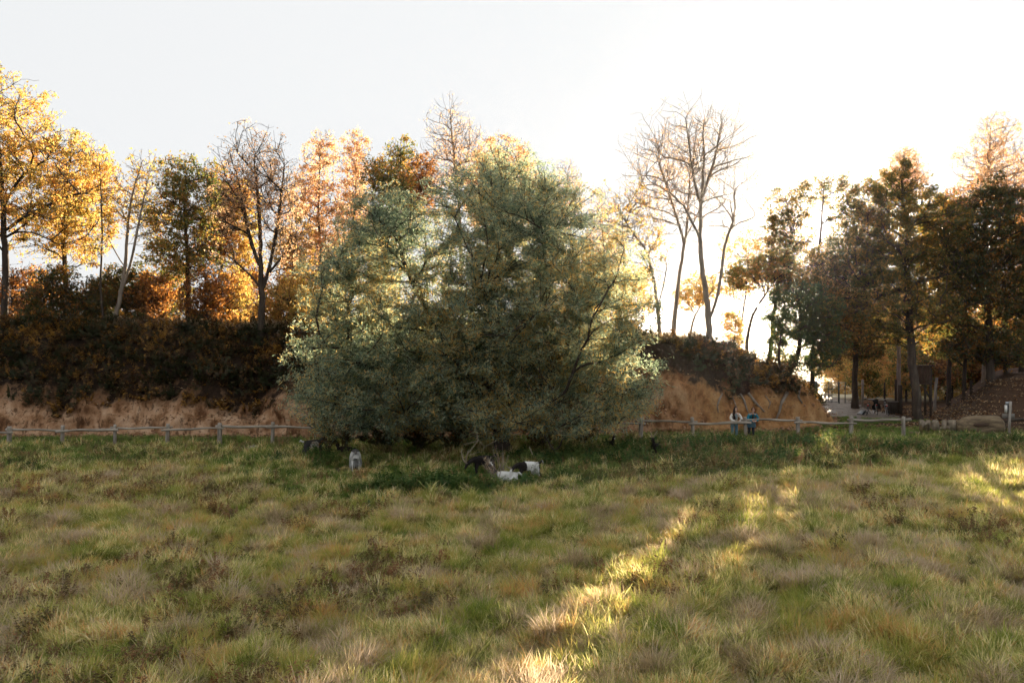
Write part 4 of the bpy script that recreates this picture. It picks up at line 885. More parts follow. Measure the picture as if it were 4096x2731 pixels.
M['horn'] = plain('horn', (.20, .16, .12), (.42, .35, .27), 12, .5)
M['hoof'] = plain('hoof', (.02, .018, .015), (.05, .04, .035), 12, .5)
WHT, BLK, GRY = (.78, .77, .73), (.020, .016, .014), (.16, .145, .13)

AVOID = []
def goat(label, u, v, Y, fwd, mat, pose='graze', scale=1.0, hlen=.24, hcurl=1.0, tailmat=None, yaw=0.0, group='goats grazing and resting round the willow', nfur=1500, z_off=0.0, furlen=1.0):
    p = W(u, v, Y); z = gz_(p[0], Y)
    AVOID.append((p[0], Y - .7, .95)); AVOID.append((p[0] + fwd[0] * .4, Y - .6 + fwd[1] * .4, .8))
    r = empty('goat', (p[0], Y, z + z_off), math.atan2(fwd[1], fwd[0])); r.scale = (scale,) * 3; tag(r, label, 'goat', group)
    lie = pose == 'lie'; dz = -.36 if lie else 0.0
    V = [(-.42, 0, .60 + dz, .11, .13), (-.25, 0, .60 + dz, .155, .17), (-.02, 0, .575 + dz, .185, .20), (.2, 0, .58 + dz, .165, .19), (.34, 0, .64 + dz, .115, .14)]; E = chain(0, 5)
    if pose == 'graze': nk = [(.46, 0, .56, .082, .095), (.57, 0, .40, .066, .075)]; hd = [(.63, 0, .29, .062, .062), (.68, 0, .19, .046, .046), (.715, 0, .11, .034, .034)]; hup = Vector((.75, 0, .45))
    elif pose == 'low': nk = [(.47, 0, .62, .085, .10), (.60, 0, .56, .068, .075)]; hd = [(.70, 0, .50, .066, .066), (.77, 0, .40, .05, .05), (.81, 0, .31, .036, .036)]; hup = Vector((.75, 0, .65))
    else: nk = [(.42, 0, .80 + dz, .085, .10), (.48, 0, .95 + dz, .065, .07)]; hd = [(.53, 0, 1.03 + dz, .066, .066), (.64, 0, .98 + dz, .05, .05), (.72, 0, .93 + dz, .036, .036)]; hup = Vector((-.15, 0, 1))
    piv = Vector(nk[0][:3])
    def turn(q, k=1.0):
        if not yaw: return q
        w_ = Matrix.Rotation(yaw * k, 3, 'Z') @ (Vector(q[:3]) - piv) + piv; return (*w_, *q[3:])
    nk = [turn(q, .6) for q in nk]; hd = [turn(q) for q in hd]
    hind = []
    k0 = len(V); V += nk + hd; E += [(4, k0)] + chain(k0, 5)
    for sgn in (-1, 1):
        if lie:
            L_ = [(.28, .13 * sgn, .18, .07), (.42, .15 * sgn, .09, .045), (.30, .16 * sgn, .045, .032), (.18, .16 * sgn, .035, .026)]; hk = 3
            R_ = [(-.34, .15 * sgn, .20, .10), (-.14, .19 * sgn, .12, .07), (-.34, .20 * sgn, .06, .04), (-.16, .20 * sgn, .035, .026)]; hr = 0
        else:
            f = .05 * sgn
            L_ = [(.27 + f * .3, .085 * sgn, .48, .07), (.29 + f, .10 * sgn, .34, .05), (.30 + f, .105 * sgn, .21, .034), (.29 + f, .105 * sgn, .06, .024), (.31 + f, .105 * sgn, .01, .032)]; hk = 3
            R_ = [(-.36, .09 * sgn, .50, .10), (-.28 - f, .12 * sgn, .37, .07), (-.43 - f, .12 * sgn, .24, .036), (-.41 - f, .12 * sgn, .06, .025), (-.39 - f, .12 * sgn, .01, .032)]; hr = 0
        if not lie: hind += [R_[0], R_[1], R_[2]]
        for C_, at in ((L_, 3), (R_, 0)):
            k1 = len(V); V += C_; E += [(at, k1)] + chain(k1, len(C_))
    body = skin('body', V, E, mat, r, 2, 2)
    # head furniture
    H, Mz = Vector(hd[0][:3]), Vector(hd[2][:3]); fd = (Mz - H).normalized(); side = Vector((0, 1, 0)) if not yaw else Matrix.Rotation(yaw, 3, 'Z') @ Vector((0, 1, 0)); upv = side.cross(fd) * -1
    if upv.dot(hup) < 0: upv = -upv
    for sgn in (-1, 1):
        b = H + upv * .045 + side * .03 * sgn; pts = []
        for i in range(7):
            t = i / 6; pts.append(b + upv * hlen * (t - .25 * t * t * hcurl) + side * sgn * hlen * (.25 * t + .25 * t * t) - fd * hlen * hcurl * (.15 * t + .75 * t * t))
        mb = MB(); mb.tube([tuple(q) for q in pts], [.022 * (1 - .8 * i / 6) + .003 for i in range(7)], 7); mb.build('horn', M['horn'], r, True)
        e = H + side * .055 * sgn + upv * .02; mb = MB(); mb.tube([tuple(e), tuple(e + side * sgn * .05 - fd * .02), tuple(e + side * sgn * .12 - fd * .02 - upv * .02)], [.016, .028, .006], 6, flat=.45); mb.build('ear', mat, r, True)
        ey = H + fd * .045 + side * .052 * sgn + upv * .012; mb = MB(); mb.ellipsoid(tuple(ey), (.012,) * 3, 8, 6); mb.build('eye', M['hoof'], r, True)
    tb = Vector((-.50, 0, .68 + dz)); up_t = -.06 if lie else .06
    mb = MB(); mb.tube([tuple(tb + Vector((.08, 0, -.01))), tuple(tb), tuple(tb + Vector((-.07, 0, up_t))), tuple(tb + Vector((-.13, 0, up_t - .08)))], [.04, .045, .038, .012], 7); mb.build('tail', tailmat or mat, r, True)
    # shaggy coat: strands hanging from the flanks
    rr = np.random.default_rng(int(u * 7)); SV = []
    segs = [(V[i], V[i + 1]) for i in range(4)] + [(V[4], V[5])]
    if not lie: segs += [(a_ + (a_[3],), b_ + (b_[3],)) for a_, b_ in zip(hind, hind[1:])]
    for _ in range(nfur):
        a_, b_ = segs[rr.integers(0, len(segs))]; t = rr.random(); c = [(a_[k] * (1 - t) + b_[k] * t) for k in range(3)]; ra = a_[3] * (1 - t) + b_[3] * t; rb = (a_[4] * (1 - t) + b_[4] * t)
        th = rr.uniform(-.5, math.pi + .5); sy, cz = math.cos(th), math.sin(th) * .9 - .15
        q = np.array([c[0], c[1] + sy * ra * 1.0, c[2] + cz * rb * .95]); d = np.array([-.25 + rr.normal(0, .15), sy * .18, -.5 - .5 * max(0, 1 - cz)]); d /= np.linalg.norm(d)
        ln = furlen * rr.uniform(.05, .11) * (1.35 if cz < .2 else .7); w_ = np.array([.012, .004 * sy, 0]); out = np.array([0, sy, cz]) * .012
        SV += [q - w_ + out, q + w_ + out, q + d * ln + out * 1.5]
    n = len(SV) // 3; f = obj('fur', mesh_np('fur', np.array(SV), np.arange(n * 3), np.arange(n) * 3, None, False, [mat]), r); f['kind'] = 'stuff'
    return r
c_w = coat('coat_white_black', WHT, BLK, [(.42, .55, .30, .5), (-.50, .42, .13, .42), (-.02, .52, .10, .05, -.2, .25), (.06, .40, .05, .04), (.3, .1, .4, .25), (-.4, .12, .2, .1)])
goat('white goat with black shoulders and rump, standing right of the resting white one', 528, 478, 29.2, (-1, -.42), c_w, 'low', .98, .22, .3, yaw=.35)
c_l = coat('coat_white', WHT, (.05, .045, .045), [(.40, .3, .12, .3), (.62, .5, .2, .22)])
goat('white goat lying down in the nettles with a dark neck', 505, 478, 28.9, (-1, -.1), c_l, 'lie', 1.05, .16, .6, yaw=-.5)
c_b = coat('coat_black', BLK, (.05, .035, .03), [(.0, .3, .2, .1)])
goat('black long haired goat with big curved horns left of the white resting goat', 483, 472, 30.4, (-.8, -.6), c_b, 'low', 1.02, .42, 1.1)
c_g = coat('coat_grey_belt', (.06, .055, .055), (.42, .38, .32), [(.02, .48, .20, .22), (-.36, .05, .3, .13), (.75, .5, .1, .4)])
goat('dark grey goat with a pale belt and white tail walking behind a small bush', 314, 455, 35.2, (.93, .35), c_g, 'up', 1.0, .12, .8, tailmat=fabric('white_tail', WHT), z_off=.0)
c_r = coat('coat_grey_white', (.62, .61, .58), (.07, .065, .065), [(0, .80, .5, .12), (.3, .5, .2, .5)])
goat('long haired grey and white goat seen from behind near the left end of the willow', 355.5, 469, 31.8, (-.22, 1), c_r, 'graze', 1.06, .2, .8, tailmat=fabric('grey_tail', GRY), nfur=3000, furlen=1.3)
goat('black goat resting in the shade behind the thin bush', 346, 449, 36.2, (-1, .2), c_b, 'lie', .95, .14, .8)
c_f = coat('coat_black_blaze', BLK, WHT, [(.70, .93, .05, .05, 0, .2), (.50, 1.05, .05, .04, 0, .05), (-.45, .35, .12, .2)])
goat('black goat with white nose looking up out of the weeds left of the fence gap', 610, 444, 36.6, (.25, -1), c_f, 'up', .85, .24, .7, z_off=-.1)
goat('black goat with curved grey horns showing its head above the weeds on the right', 656, 451, 34.3, (-.5, -1), c_b, 'up', .88, .26, 1.3, z_off=-.22)

# ------------------------------------------------------------------ people leaning on the rail
SKN = fabric('skin', (.60, .36, .27), .9, .6, 4)
def finger_hand(parent, wrist, dirv, sgn, mat):
    w_ = Vector(wrist); d = Vector(dirv).normalized(); s = d.cross(Vector((0, 0, 1))).normalized(); dn = Vector((0, 0, -1)); mb = MB()
    mb.tube([tuple(w_ - d * .03), tuple(w_ + d * .03), tuple(w_ + d * .085)], [.024, .036, .032], 8, flat=.5)
    for k in range(4):
        o = s * (-.027 + .018 * k); L_ = (.055, .07, .066, .05)[k]; a = w_ + d * .08 + o
        mb.tube([tuple(a), tuple(a + d * L_ * .45 + dn * .008), tuple(a + d * L_ * .8 + dn * .03), tuple(a + d * L_ * .85 + dn * .05)], [.0095, .009, .008, .006], 6)
    a = w_ + d * .03 - s * .03 * sgn; mb.tube([tuple(a), tuple(a - s * .025 * sgn + d * .025), tuple(a - s * .03 * sgn + d * .055 + dn * .012)], [.012, .0105, .008], 6)
    return mb.build('hand', mat, parent, True)
def person(label, u, Y, H, yaw, jacket, jlen, trousers, hair, hairlong, top, skirt=None, lean=.0):
    x = (u - 512) / F * Y; z = gz_(x, Y); s = H / 1.68
    r = empty('person', (x, Y, z)); r.scale = (s, s, s); tag(r, label, 'person', 'two people leaning on the fence')
    ny = -.02 - lean; hy = -.05 - lean; hz = 1.40 - lean * .5
    V = [(0, .20, .92, .13, .09), (0, .12, 1.08, .12, .09), (0, .03, 1.24, .14, .09), (0, ny + .01, 1.36 - lean * .4, .07, .06), (0, ny - .01, hz + .04, .046, .046),
         (0, hy, hz + .10, .062, .07), (0, hy, hz + .17, .075, .092), (0, hy + .01, hz + .235, .055, .07)]
    E = chain(0, 8); R = Matrix.Rotation(yaw, 3, 'Z'); pv = Vector((0, hy, 0))
    def t(q): w_ = R @ (Vector(q[:3]) - pv) + pv; return (*w_, *q[3:])
    V += [t((0, hy - .085, hz + .12, .012)), t((0, hy - .06, hz + .055, .026))]; E += [(6, 8), (5, 9)]
    body_n = len(V)
    rz = .93
    el, wr = [], []
    for sgn in (-1, 1):
        A = [(.165 * sgn, .03 + ny * .5, 1.31 - lean * .4, .05), (.25 * sgn, -.06, 1.10 - lean * .3, .042), (.215 * sgn, -.20, rz + .07, .036), (.06 * sgn, -.30, rz + .045, .026)]
        k = len(V); V += A; E += [(2, k)] + chain(k, 4)
    for sgn in (-1, 1):
        A = [(.09 * sgn, .22, .85, .085), (.10 * sgn, .22, .48, .055), (.10 * sgn, .27, .10, .038), (.11 * sgn, .20, .03, .035), (.11 * sgn, .10, .02, .03)]
        k = len(V); V += A; E += [(0, k)] + chain(k, 5)
    skin('body', V, E, SKN, r, 2, 0)
    J = [(0, .19, .93, .165, .12), (0, .12, 1.08, .15, .115), (0, .03, 1.24, .17, .115), (0, ny + .01, 1.345 - lean * .4, .095, .08)]; JE = chain(0, 4)
    if jlen: J = [(0, .23, .93 - jlen, .17, .13)] + J; JE = chain(0, 5)
    c = len(J) - 2
    for sgn in (-1, 1):
        A = [(.175 * sgn, .03 + ny * .5, 1.30 - lean * .4, .075), (.265 * sgn, -.06, 1.10 - lean * .3, .068), (.225 * sgn, -.20, rz + .075, .06), (.10 * sgn, -.285, rz + .055, .045)]
        k = len(J); J += A; JE += [(c, k)] + chain(k, 4)
    skin('jacket', J, JE, jacket, r, 2, c)
    for sgn in (-1, 1): finger_hand(r, (.07 * sgn, -.295, rz + .045), (-sgn, -.35, -.1), sgn, SKN)
    T = [(0, .21, .90, .155, .115)]; TE = []
    for sgn in (-1, 1):
        A = [(.09 * sgn, .22, .80, .10), (.10 * sgn, .22, .48, .075), (.10 * sgn, .27, .09, .06)]
        k = len(T); T += A; TE += [(0, k)] + chain(k, 3)
    skin('trousers', T, TE, trousers, r, 2, 0)
    for sgn in (-1, 1):
        mb = MB(); mb.ellipsoid((.11 * sgn, .17, .04), (.05, .13, .045), 10, 6); mb.build('shoe', M['black_paint'], r, True)
    if skirt:
        mb = MB(); n = 20; rows = [(.98, .17, .13), (.80, .20, .16), (.62, .22, .17)]; v = [(a * math.cos(i * 2 * math.pi / n) * (1 + .04 * (i % 2)), .20 + b * math.sin(i * 2 * math.pi / n) * (1 + .04 * (i % 2)), zz) for zz, a, b in rows for i in range(n)]
        mb.add(v, [(j * n + i, j * n + (i + 1) % n, (j + 1) * n + (i + 1) % n, (j + 1) * n + i) for j in range(2) for i in range(n)]); mb.build('skirt', skirt, r, True)
    mb = MB(); mb.ellipsoid((0, -.055 - lean * .3, 1.20 - lean * .3), (.05, .05, .15), 12, 8, R=rotm('X', .25)); mb.build('shirt', top, r, True)
    Rz = np.array(R); hc_ = np.array([0, hy, 0]); face = lambda q: tuple(Rz @ (np.array(q) - hc_) + hc_)
    hr = empty('head_detail')  # eyes, mouth and hair are children of the person
    bpy.data.objects.remove(hr)
    for sgn in (-1, 1):
        mb = MB(); mb.ellipsoid(face((.03 * sgn, hy - .082, hz + .145)), (.010, .008, .006), 8, 6); mb.build('eye', M['hoof'], r, True)
        mb = MB(); mb.ellipsoid(face((.03 * sgn, hy - .084, hz + .162)), (.017, .006, .003), 8, 5, R=Rz); mb.build('eyebrow', hair, r, True)
        mb = MB(); mb.ellipsoid(face((.077 * sgn, hy + .01, hz + .13)), (.010, .017, .03), 8, 6, R=Rz); mb.build('ear', SKN, r, True)
    mb = MB(); mb.ellipsoid(face((0, hy - .082, hz + .078)), (.022, .008, .006), 8, 6, R=Rz); mb.build('mouth', fabric('lips', (.42, .14, .12)), r, True)
    # hair: a cap open at the face, then locks
    bm = bmesh.new(); bmesh.ops.create_uvsphere(bm, u_segments=20, v_segments=14, radius=1)
    dl = [w for w in bm.verts if w.co.y < -.35 and w.co.z < .45 or w.co.z < -.6]; bmesh.ops.delete(bm, geom=dl, context='VERTS')
    for w in bm.verts:
        n_ = float(vnoise(w.co.x * 6, w.co.y * 6, w.co.z * 2, 3)) * .04 + 1; w.co = Vector(face((w.co.x * .092 * n_, hy + .012 + w.co.y * .107 * n_, hz + .165 + w.co.z * .108 * n_)))
    me = bpy.data.meshes.new('hair'); bm.to_mesh(me); bm.free()
    for pl in me.polygons: pl.use_smooth = True
    me.materials.append(hair); ha = obj('hair', me, r)
    mb = MB()
    if hairlong:
        rr = np.random.default_rng(3)
        for k in range(22):
            a = rr.uniform(.15 * math.pi, 1.1 * math.pi); p0 = np.array(face((.08 * math.cos(a + .2), hy + .02 + .085 * math.sin(a), hz + .14))); ex, eyy = p0[0] - .02, p0[1]
            mb.tube([p0, p0 + [-.015, .0, -.12], [-.10 + rr.normal(0, .02), ny - .07 + rr.normal(0, .02), hz - .08], [-.105 + rr.normal(0, .025), -.10 + rr.normal(0, .015), 1.20], [-.095 + rr.normal(0, .03), -.125, 1.06 + rr.uniform(-.04, .06)]], [.02, .026, .024, .02, .008], 5)
    else:
        mb.ellipsoid(face((0, hy + .115, hz + .14)), (.045, .045, .05), 10, 7)
    mb.build('hair_length' if hairlong else 'hair_bun', hair, r, True)
    return r
A_ = person('person with long dark hair in white jacket and blue jeans, leaning on the rail', 735.5, 39.33, 1.70, .55, fabric('white_jacket', (.72, .69, .64), .85), 0, fabric('jeans', (.16, .29, .36)), fabric('dark_hair', (.030, .014, .012), .6, .5), True, fabric('pale_blue_shirt', (.35, .42, .44)))
mb = MB(); mb.tube([(.05, -.09, 1.36), (.03, -.135, 1.25), (.07, -.15, 1.12), (.14, -.10, 1.0)], .009, 5); mb.build('bag_strap', M['black_paint'], A_)
person('person with tied brown hair in teal jacket and black turtleneck, leaning on rail', 752.4, 39.33, 1.66, .4, fabric('teal_jacket', (.02, .18, .25), .8), .12, fabric('dark_trousers', (.035, .04, .05)), fabric('brown_hair', (.20, .11, .055), .6, .5), False, M['black_paint'], skirt=fabric('denim', (.07, .15, .20), .6), lean=.06)

# ------------------------------------------------------------------ bicycles
M['tyre'] = plain('tyre', (.015, .014, .013), (.03, .028, .026), 8, .8); M['chrome'] = plain('chrome', (.5, .5, .5), (.65, .65, .65), 5, .3, metal=.9)
M['red_glass'] = NT('red_glass').bsdf((.75, .03, .02), .25, spec=.6); M['bag'] = fabric('black_bag', (.02, .018, .018)); M['canvas'] = fabric('brown_canvas', (.17, .095, .055))
M['bike_paint'] = NT('bike_paint').bsdf((.025, .028, .032), .3, spec=.6)
def bicycle(label, u, v, Y, fwd, lean, load):
    p = W(u, v, Y); z = land(p[0], Y); r = empty('bicycle', (p[0], Y, z), math.atan2(fwd[1], fwd[0])); r.rotation_euler = (lean, 0, math.atan2(fwd[1], fwd[0])); tag(r, label, 'bicycle', 'bicycles parked by the path')
    for cx in (-.52, .53):
        w_ = empty('wheel'); w_.parent = r
        a = np.linspace(0, 2 * math.pi, 33); ring = lambda R_: np.stack([cx + R_ * np.cos(a), 0 * a, .35 + R_ * np.sin(a)], -1)
        mb = MB(); mb.tube(ring(.335), .021, 6, False); mb.build('tyre', M['tyre'], w_, True); mb = MB(); mb.tube(ring(.312), .012, 4, False); mb.build('rim', M['chrome'], w_, True)
        mb = MB()
        for k in range(16):
            b = k * math.pi / 8; mb.tube([[cx, .02 * (-1) ** k, .35], [cx + .31 * math.cos(b), 0, .35 + .31 * math.sin(b)]], .0025, 3, False)
        s_ = mb.build('spokes', M['chrome'], w_); s_['kind'] = 'stuff'
        mb = MB(); mb.tube([(cx + .39 * math.cos(b), 0, .35 + .39 * math.sin(b)) for b in np.linspace(.5, 2.8, 9)], .03, 6, flat=.3); mb.build('mudguard', M['bike_paint'], r, True)
    fr = MB(); bb, st, hd_, hd2 = (-.08, 0, .30), (-.22, 0, .80), (.34, 0, .82), (.38, 0, .66)
    for a_, b_ in ((bb, st), (st, hd_), (bb, hd2), (hd_, hd2)): fr.tube([a_, b_], .018, 7)
    for sy in (-.05, .05):
        fr.tube([(bb[0], sy * .6, bb[2]), (-.52, sy, .35)], .010, 5); fr.tube([(st[0] + .02, sy * .4, .74), (-.52, sy, .35)], .009, 5); fr.tube([(.385, sy, .64), (.53, sy, .35)], .012, 5)
    f_ = fr.build('frame', M['bike_paint'], r); f_['kind'] = 'stuff'
    mb = MB(); mb.tube([st, (-.25, 0, .93)], .014, 6); mb.build('seat_post', M['chrome'], r)
    mb = MB(); mb.tube([(-.40, 0, .96), (-.30, 0, .975), (-.12, 0, .96)], [.07, .085, .02], 8, flat=.4); mb.build('saddle', M['bag'], r, True)
    mb = MB(); mb.tube([(.32, 0, .82), (.31, 0, 1.0)], .014, 6); mb.build('stem', M['chrome'], r)
    mb = MB(); mb.tube([(.14, -.31, 1.02), (.26, -.24, 1.05), (.32, 0, 1.0), (.26, .24, 1.05), (.14, .31, 1.02)], .013, 6); mb.build('handlebar', M['chrome'], r, True)
    mb = MB(); mb.box((-.55, 0, .72), (.38, .12, .015)); mb.build('luggage_rack', M['chrome'], r)
    mb = MB(); mb.ellipsoid((-.76, 0, .66), (.03, .05, .04), 8, 6); mb.build('rear_light', M['red_glass'], r, True)
    mb = MB(); mb.tube([(-.08, -.06, .30), (-.02, -.12, .15)], .012, 5); mb.box((-.02, -.17, .15), (.09, .09, .025)); mb.build('pedal', M['tyre'], r)
    mb = MB(); mb.tube([(-.15, .05, .28), (-.22, .22, .02)], .010, 5); mb.build('kickstand', M['chrome'], r)
    if load == 'bags':
        for sy in (-.16, .16): mb = MB(); mb.box((-.55, sy, .55), (.34, .15, .36), jit=.02, rng=ro); mb.build('pannier', M['bag'], r)
        mb = MB(); mb.box((-.56, 0, .86), (.36, .3, .26), jit=.03, rng=ro); mb.build('rack_bag', M['bag'], r)
    if load == 'cover':
        mb = MB(); n = 12; rows = []
        for k in range(7):
            xx = -.85 + k * .16; w_ = .16 + .16 * math.sin(math.pi * min(1, (k + .6) / 6.5)); zz = .86 + .14 * math.sin(math.pi * k / 6.0)
            rows.append([(xx, w_ * math.sin(t) , zz - (1 - math.cos(t)) * .20 - .02 * math.sin(5 * t + k)) for t in np.linspace(-1.9, 1.9, n)])
        v = [q for r_ in rows for q in r_]; mb.add(v, [(j * n + i, j * n + i + 1, (j + 1) * n + i + 1, (j + 1) * n + i) for j in range(6) for i in range(n - 1)]); mb.build('canvas_cover', M['canvas'], r, True)
    if load == 'trailer':
        pass
    return r
bicycle('bicycle under a brown canvas cover at the edge of the path, left of the others', 867, 414, 52.5, (.45, .9), .12, 'cover')
bicycle('bicycle with black panniers in the middle of the three', 875.5, 413, 53.0, (.25, 1), -.14, 'bags')
bicycle('bicycle leaning against the wooden slat screen', 887.5, 413, 52.4, (.35, 1), -.20, None)
q = W(862, 414, 52.0); CR = empty('luggage_crate', (q[0], 52.0, land(q[0], 52.0) + .04), .6); CR.rotation_euler = (0, -.5, .6); tag(CR, 'small silver box tilted on the ground behind the covered bicycle', 'crate')
mb = MB(); mb.box((0, 0, .12), (.55, .34, .16)); mb.build('box_body', M['black_paint'], CR); mb = MB(); mb.box((0, 0, .215), (.5, .3, .03)); mb.build('lid', M['zinc'], CR)

# thin bush before the grey goat, dead stalks by the resting goats
def bush(label, u, v, Y, h, w, nst, nleaf, lm, wood='bark', name='bush', seed=1, leafs=.06):
    rng = np.random.default_rng(seed); p = W(u, v, Y); z = gz_(p[0], Y); r = empty(name, (p[0], Y, z)); tag(r, label, name.replace('_', ' '))
    b0_ = rng.normal(0, .06, (nst, 3)) * [1, 1, 0]; tip = b0_ + np.stack([rng.normal(0, w, nst), rng.normal(0, w, nst), rng.uniform(.6, 1.1, nst) * h], -1)
    c = chains(b0_, np.tile([0, 0, 1.0], (nst, 1)), tip, 7, rng, .06); V1, Q1 = tubes_np(c, np.tile(np.linspace(.014, .004, 7), (nst, 1)), 4)
    k = rng.integers(0, nst, nst * 5); j = rng.integers(2, 6, nst * 5); s0_ = c[k, j]; d = rng.normal(0, 1, (nst * 5, 3)); d[:, 2] = abs(d[:, 2]) + .2; d /= np.linalg.norm(d, axis=1)[:, None]
    c2 = chains(s0_, d, s0_ + d * rng.uniform(.12, .35, (nst * 5, 1)) * h * .5, 4, rng, .08); V2, Q2 = tubes_np(c2, np.tile(np.linspace(.006, .003, 4), (nst * 5, 1)), 3)
    obj('stems', mesh_np('stems', np.concatenate([V1, V2]), np.concatenate([Q1, Q2 + len(V1)]).ravel(), np.arange(len(Q1) + len(Q2)) * 4, None, True, [M[wood]]), r)['kind'] = 'stuff'
    an = c2[:, 1:].reshape(-1, 3); tg = np.ones_like(an)
    lv, rn = leaf_tris(rng, an, tg, nleaf, leafs, spread=.03); o = obj('leaves', leaf_mesh('leaves', lv, rn, M[lm]), r); o['kind'] = 'stuff'
    return r
bush('thin dark many stemmed bush in front of the nose of the grey belted goat', 327, 452, 34.6, 1.5, .35, 14, 900, 'leaf_dark', seed=2)
bush('straggly dark bush between the two left goats, its foot in shade', 345, 452, 35.0, 1.6, .5, 16, 1300, 'leaf_dark', seed=3)
bush('tangle of dry brown stalks in front of the black horned goat', 494, 476, 28.5, .95, .45, 12, 260, 'leaf_peach', 'pale_bark', 'dead_stalks', 4, .035)
bush('two dry stalks rising behind the white resting goat', 503, 474, 29.6, 1.2, .2, 5, 90, 'leaf_peach', 'pale_bark', 'dead_stalks', 5, .035)
bush('leafy green bramble bush on the grey clay crest behind the two people', 742, 372, 46.0, 1.1, .8, 26, 5200, 'leaf_copper', seed=6, leafs=.11)
for i_, (u, v, Y, h, w_) in enumerate([(385, 449, 37.2, 1.5, .8), (420, 450, 37.4, 1.4, .8), (455, 450, 37.6, 1.6, .9), (545, 450, 37.4, 1.4, .8), (585, 448, 37.6, 1.5, .9)]):
    bush(('dark bush under the left side of the willow', 'second dark bush from the left under the willow', 'dark bush just left of the willow trunk', 'dark bush just right of the willow trunk', 'dark bush under the right side of the willow')[i_], u, v, Y, h, w_, 26, 5200, 'leaf_dark', seed=20 + i_, leafs=.10)
# ------------------------------------------------------------------ grass and herbs, scattered inside their own objects
def scatter_group():
    g = bpy.data.node_groups.new('scatter', 'GeometryNodeTree')
    g.interface.new_socket('Geometry', in_out='INPUT', socket_type='NodeSocketGeometry'); g.interface.new_socket('Geometry', in_out='OUTPUT', socket_type='NodeSocketGeometry')
    n = g.nodes; l = g.links.new
    gi, go = n.new('NodeGroupInput'), n.new('NodeGroupOutput')
    def na(name, typ):
        a = n.new('GeometryNodeInputNamedAttribute'); a.data_type = typ; a.inputs[0].default_value = name; return a.outputs[0]
    se = n.new('GeometryNodeSeparateGeometry'); se.domain = 'POINT'
    l(gi.outputs[0], se.inputs[0]); l(na('is_pt', 'BOOLEAN'), se.inputs[1])
    sp = n.new('GeometryNodeSplitToInstances'); sp.domain = 'POINT'
    l(se.outputs[1], sp.inputs[0]); l(na('vid', 'INT'), sp.inputs['Group ID'])
    ip = n.new('GeometryNodeInstanceOnPoints')
    l(se.outputs[0], ip.inputs['Points']); l(sp.outputs[0], ip.inputs['Instance']); ip.inputs['Pick Instance'].default_value = True
    l(na('vid', 'INT'), ip.inputs['Instance Index']); l(na('rot', 'FLOAT_VECTOR'), ip.inputs['Rotation']); l(na('scl', 'FLOAT_VECTOR'), ip.inputs['Scale'])
    l(ip.outputs[0], go.inputs[0])
    return g
SCG = scatter_group()
def scatter(name, protos, pts, vid, rot, scl, mats, label=None, cat=None, kind='stuff', parent=None):
    """protos: list of (verts, tris, t, rnd[, matidx]); pts: places"""
    V, L, t_, r_, vi, mi = [], [], [], [], [], []; off = 0
    for i, p in enumerate(protos):
        V.append(p[0]); L.append(p[1] + off); t_.append(p[2]); r_.append(p[3]); vi.append(np.full(len(p[0]), i)); off += len(p[0])
        mi.append(p[4] if len(p) > 4 else np.zeros(len(p[1]), int))
    nv = off; n = len(pts); V.append(pts)
    L = np.concatenate(L)
    is_pt = np.concatenate([np.zeros(nv, bool), np.ones(n, bool)])
    cat_ = lambda a, b: np.concatenate(a + [b])
    at = {'is_pt': ('POINT', 'BOOLEAN', is_pt), 'vid': ('POINT', 'INT', cat_(vi, vid).astype(np.int32)), 't': ('POINT', 'FLOAT', cat_(t_, np.zeros(n))), 'rnd': ('POINT', 'FLOAT', cat_(r_, np.zeros(n))),
          'rot': ('POINT', 'FLOAT_VECTOR', np.concatenate([np.zeros((nv, 3)), rot]).astype(np.float32)), 'scl': ('POINT', 'FLOAT_VECTOR', np.concatenate([np.ones((nv, 3)), scl]).astype(np.float32))}
    me = mesh_np(name, np.concatenate(V), L.ravel(), np.arange(len(L)) * 3, at, False, mats, np.concatenate(mi) if len(mats) > 1 else None)
    o = obj(name, me, parent); md = o.modifiers.new('scatter', 'NODES'); md.node_group = SCG
    return tag(o, label, cat, None, kind)

def blades(rng, n, R, hmin, hmax, w, lean=0.5, curl=0.8, tri=3, comb=None, seedheads=0.0):
    """n arching blades from a root disc of radius R"""
    a = rng.uniform(0, 2 * math.pi, n); r = R * np.sqrt(rng.random(n)); bx, by = r * np.cos(a), r * np.sin(a)
    az = a + rng.normal(0, 1.0, n); 
    if comb is not None: az = comb + rng.normal(0, 0.7, n)
    h = rng.uniform(hmin, hmax, n); ln = lean * rng.uniform(0.3, 1.4, n); cu = curl * rng.uniform(0.2, 1.5, n)
    dx, dy = np.cos(az), np.sin(az); sd = az + math.pi / 2 + rng.normal(0, 0.5, n); wx, wy = np.cos(sd) * w / 2, np.sin(sd) * w / 2
    ts = [0.0, 0.38, 0.72, 1.0]; P = []
    for t in ts:
        o = (ln * t + cu * t * t) * h * 0.75; z = h * t * (1 - 0.42 * np.minimum(cu, 1.4) * t)
        P.append(np.stack([bx + dx * o, by + dy * o, z], -1))
    wd = np.stack([wx, wy, 0 * wx], -1)
    v = np.stack([P[0] - wd, P[0] + wd, P[1] - wd, P[1] + wd, P[2] - wd * .7, P[2] + wd * .7, P[3]], 1)       # n,7,3
    f = np.array([[0, 1, 3], [0, 3, 2], [2, 3, 5], [2, 5, 4], [4, 5, 6]])
    L = (f[None] + (np.arange(n) * 7)[:, None, None]).reshape(-1, 3)
    t_ = np.tile([0, 0, .38, .38, .72, .72, 1.0], n); rr = np.repeat(rng.random(n), 7)
    return v.reshape(-1, 3), L, t_, rr
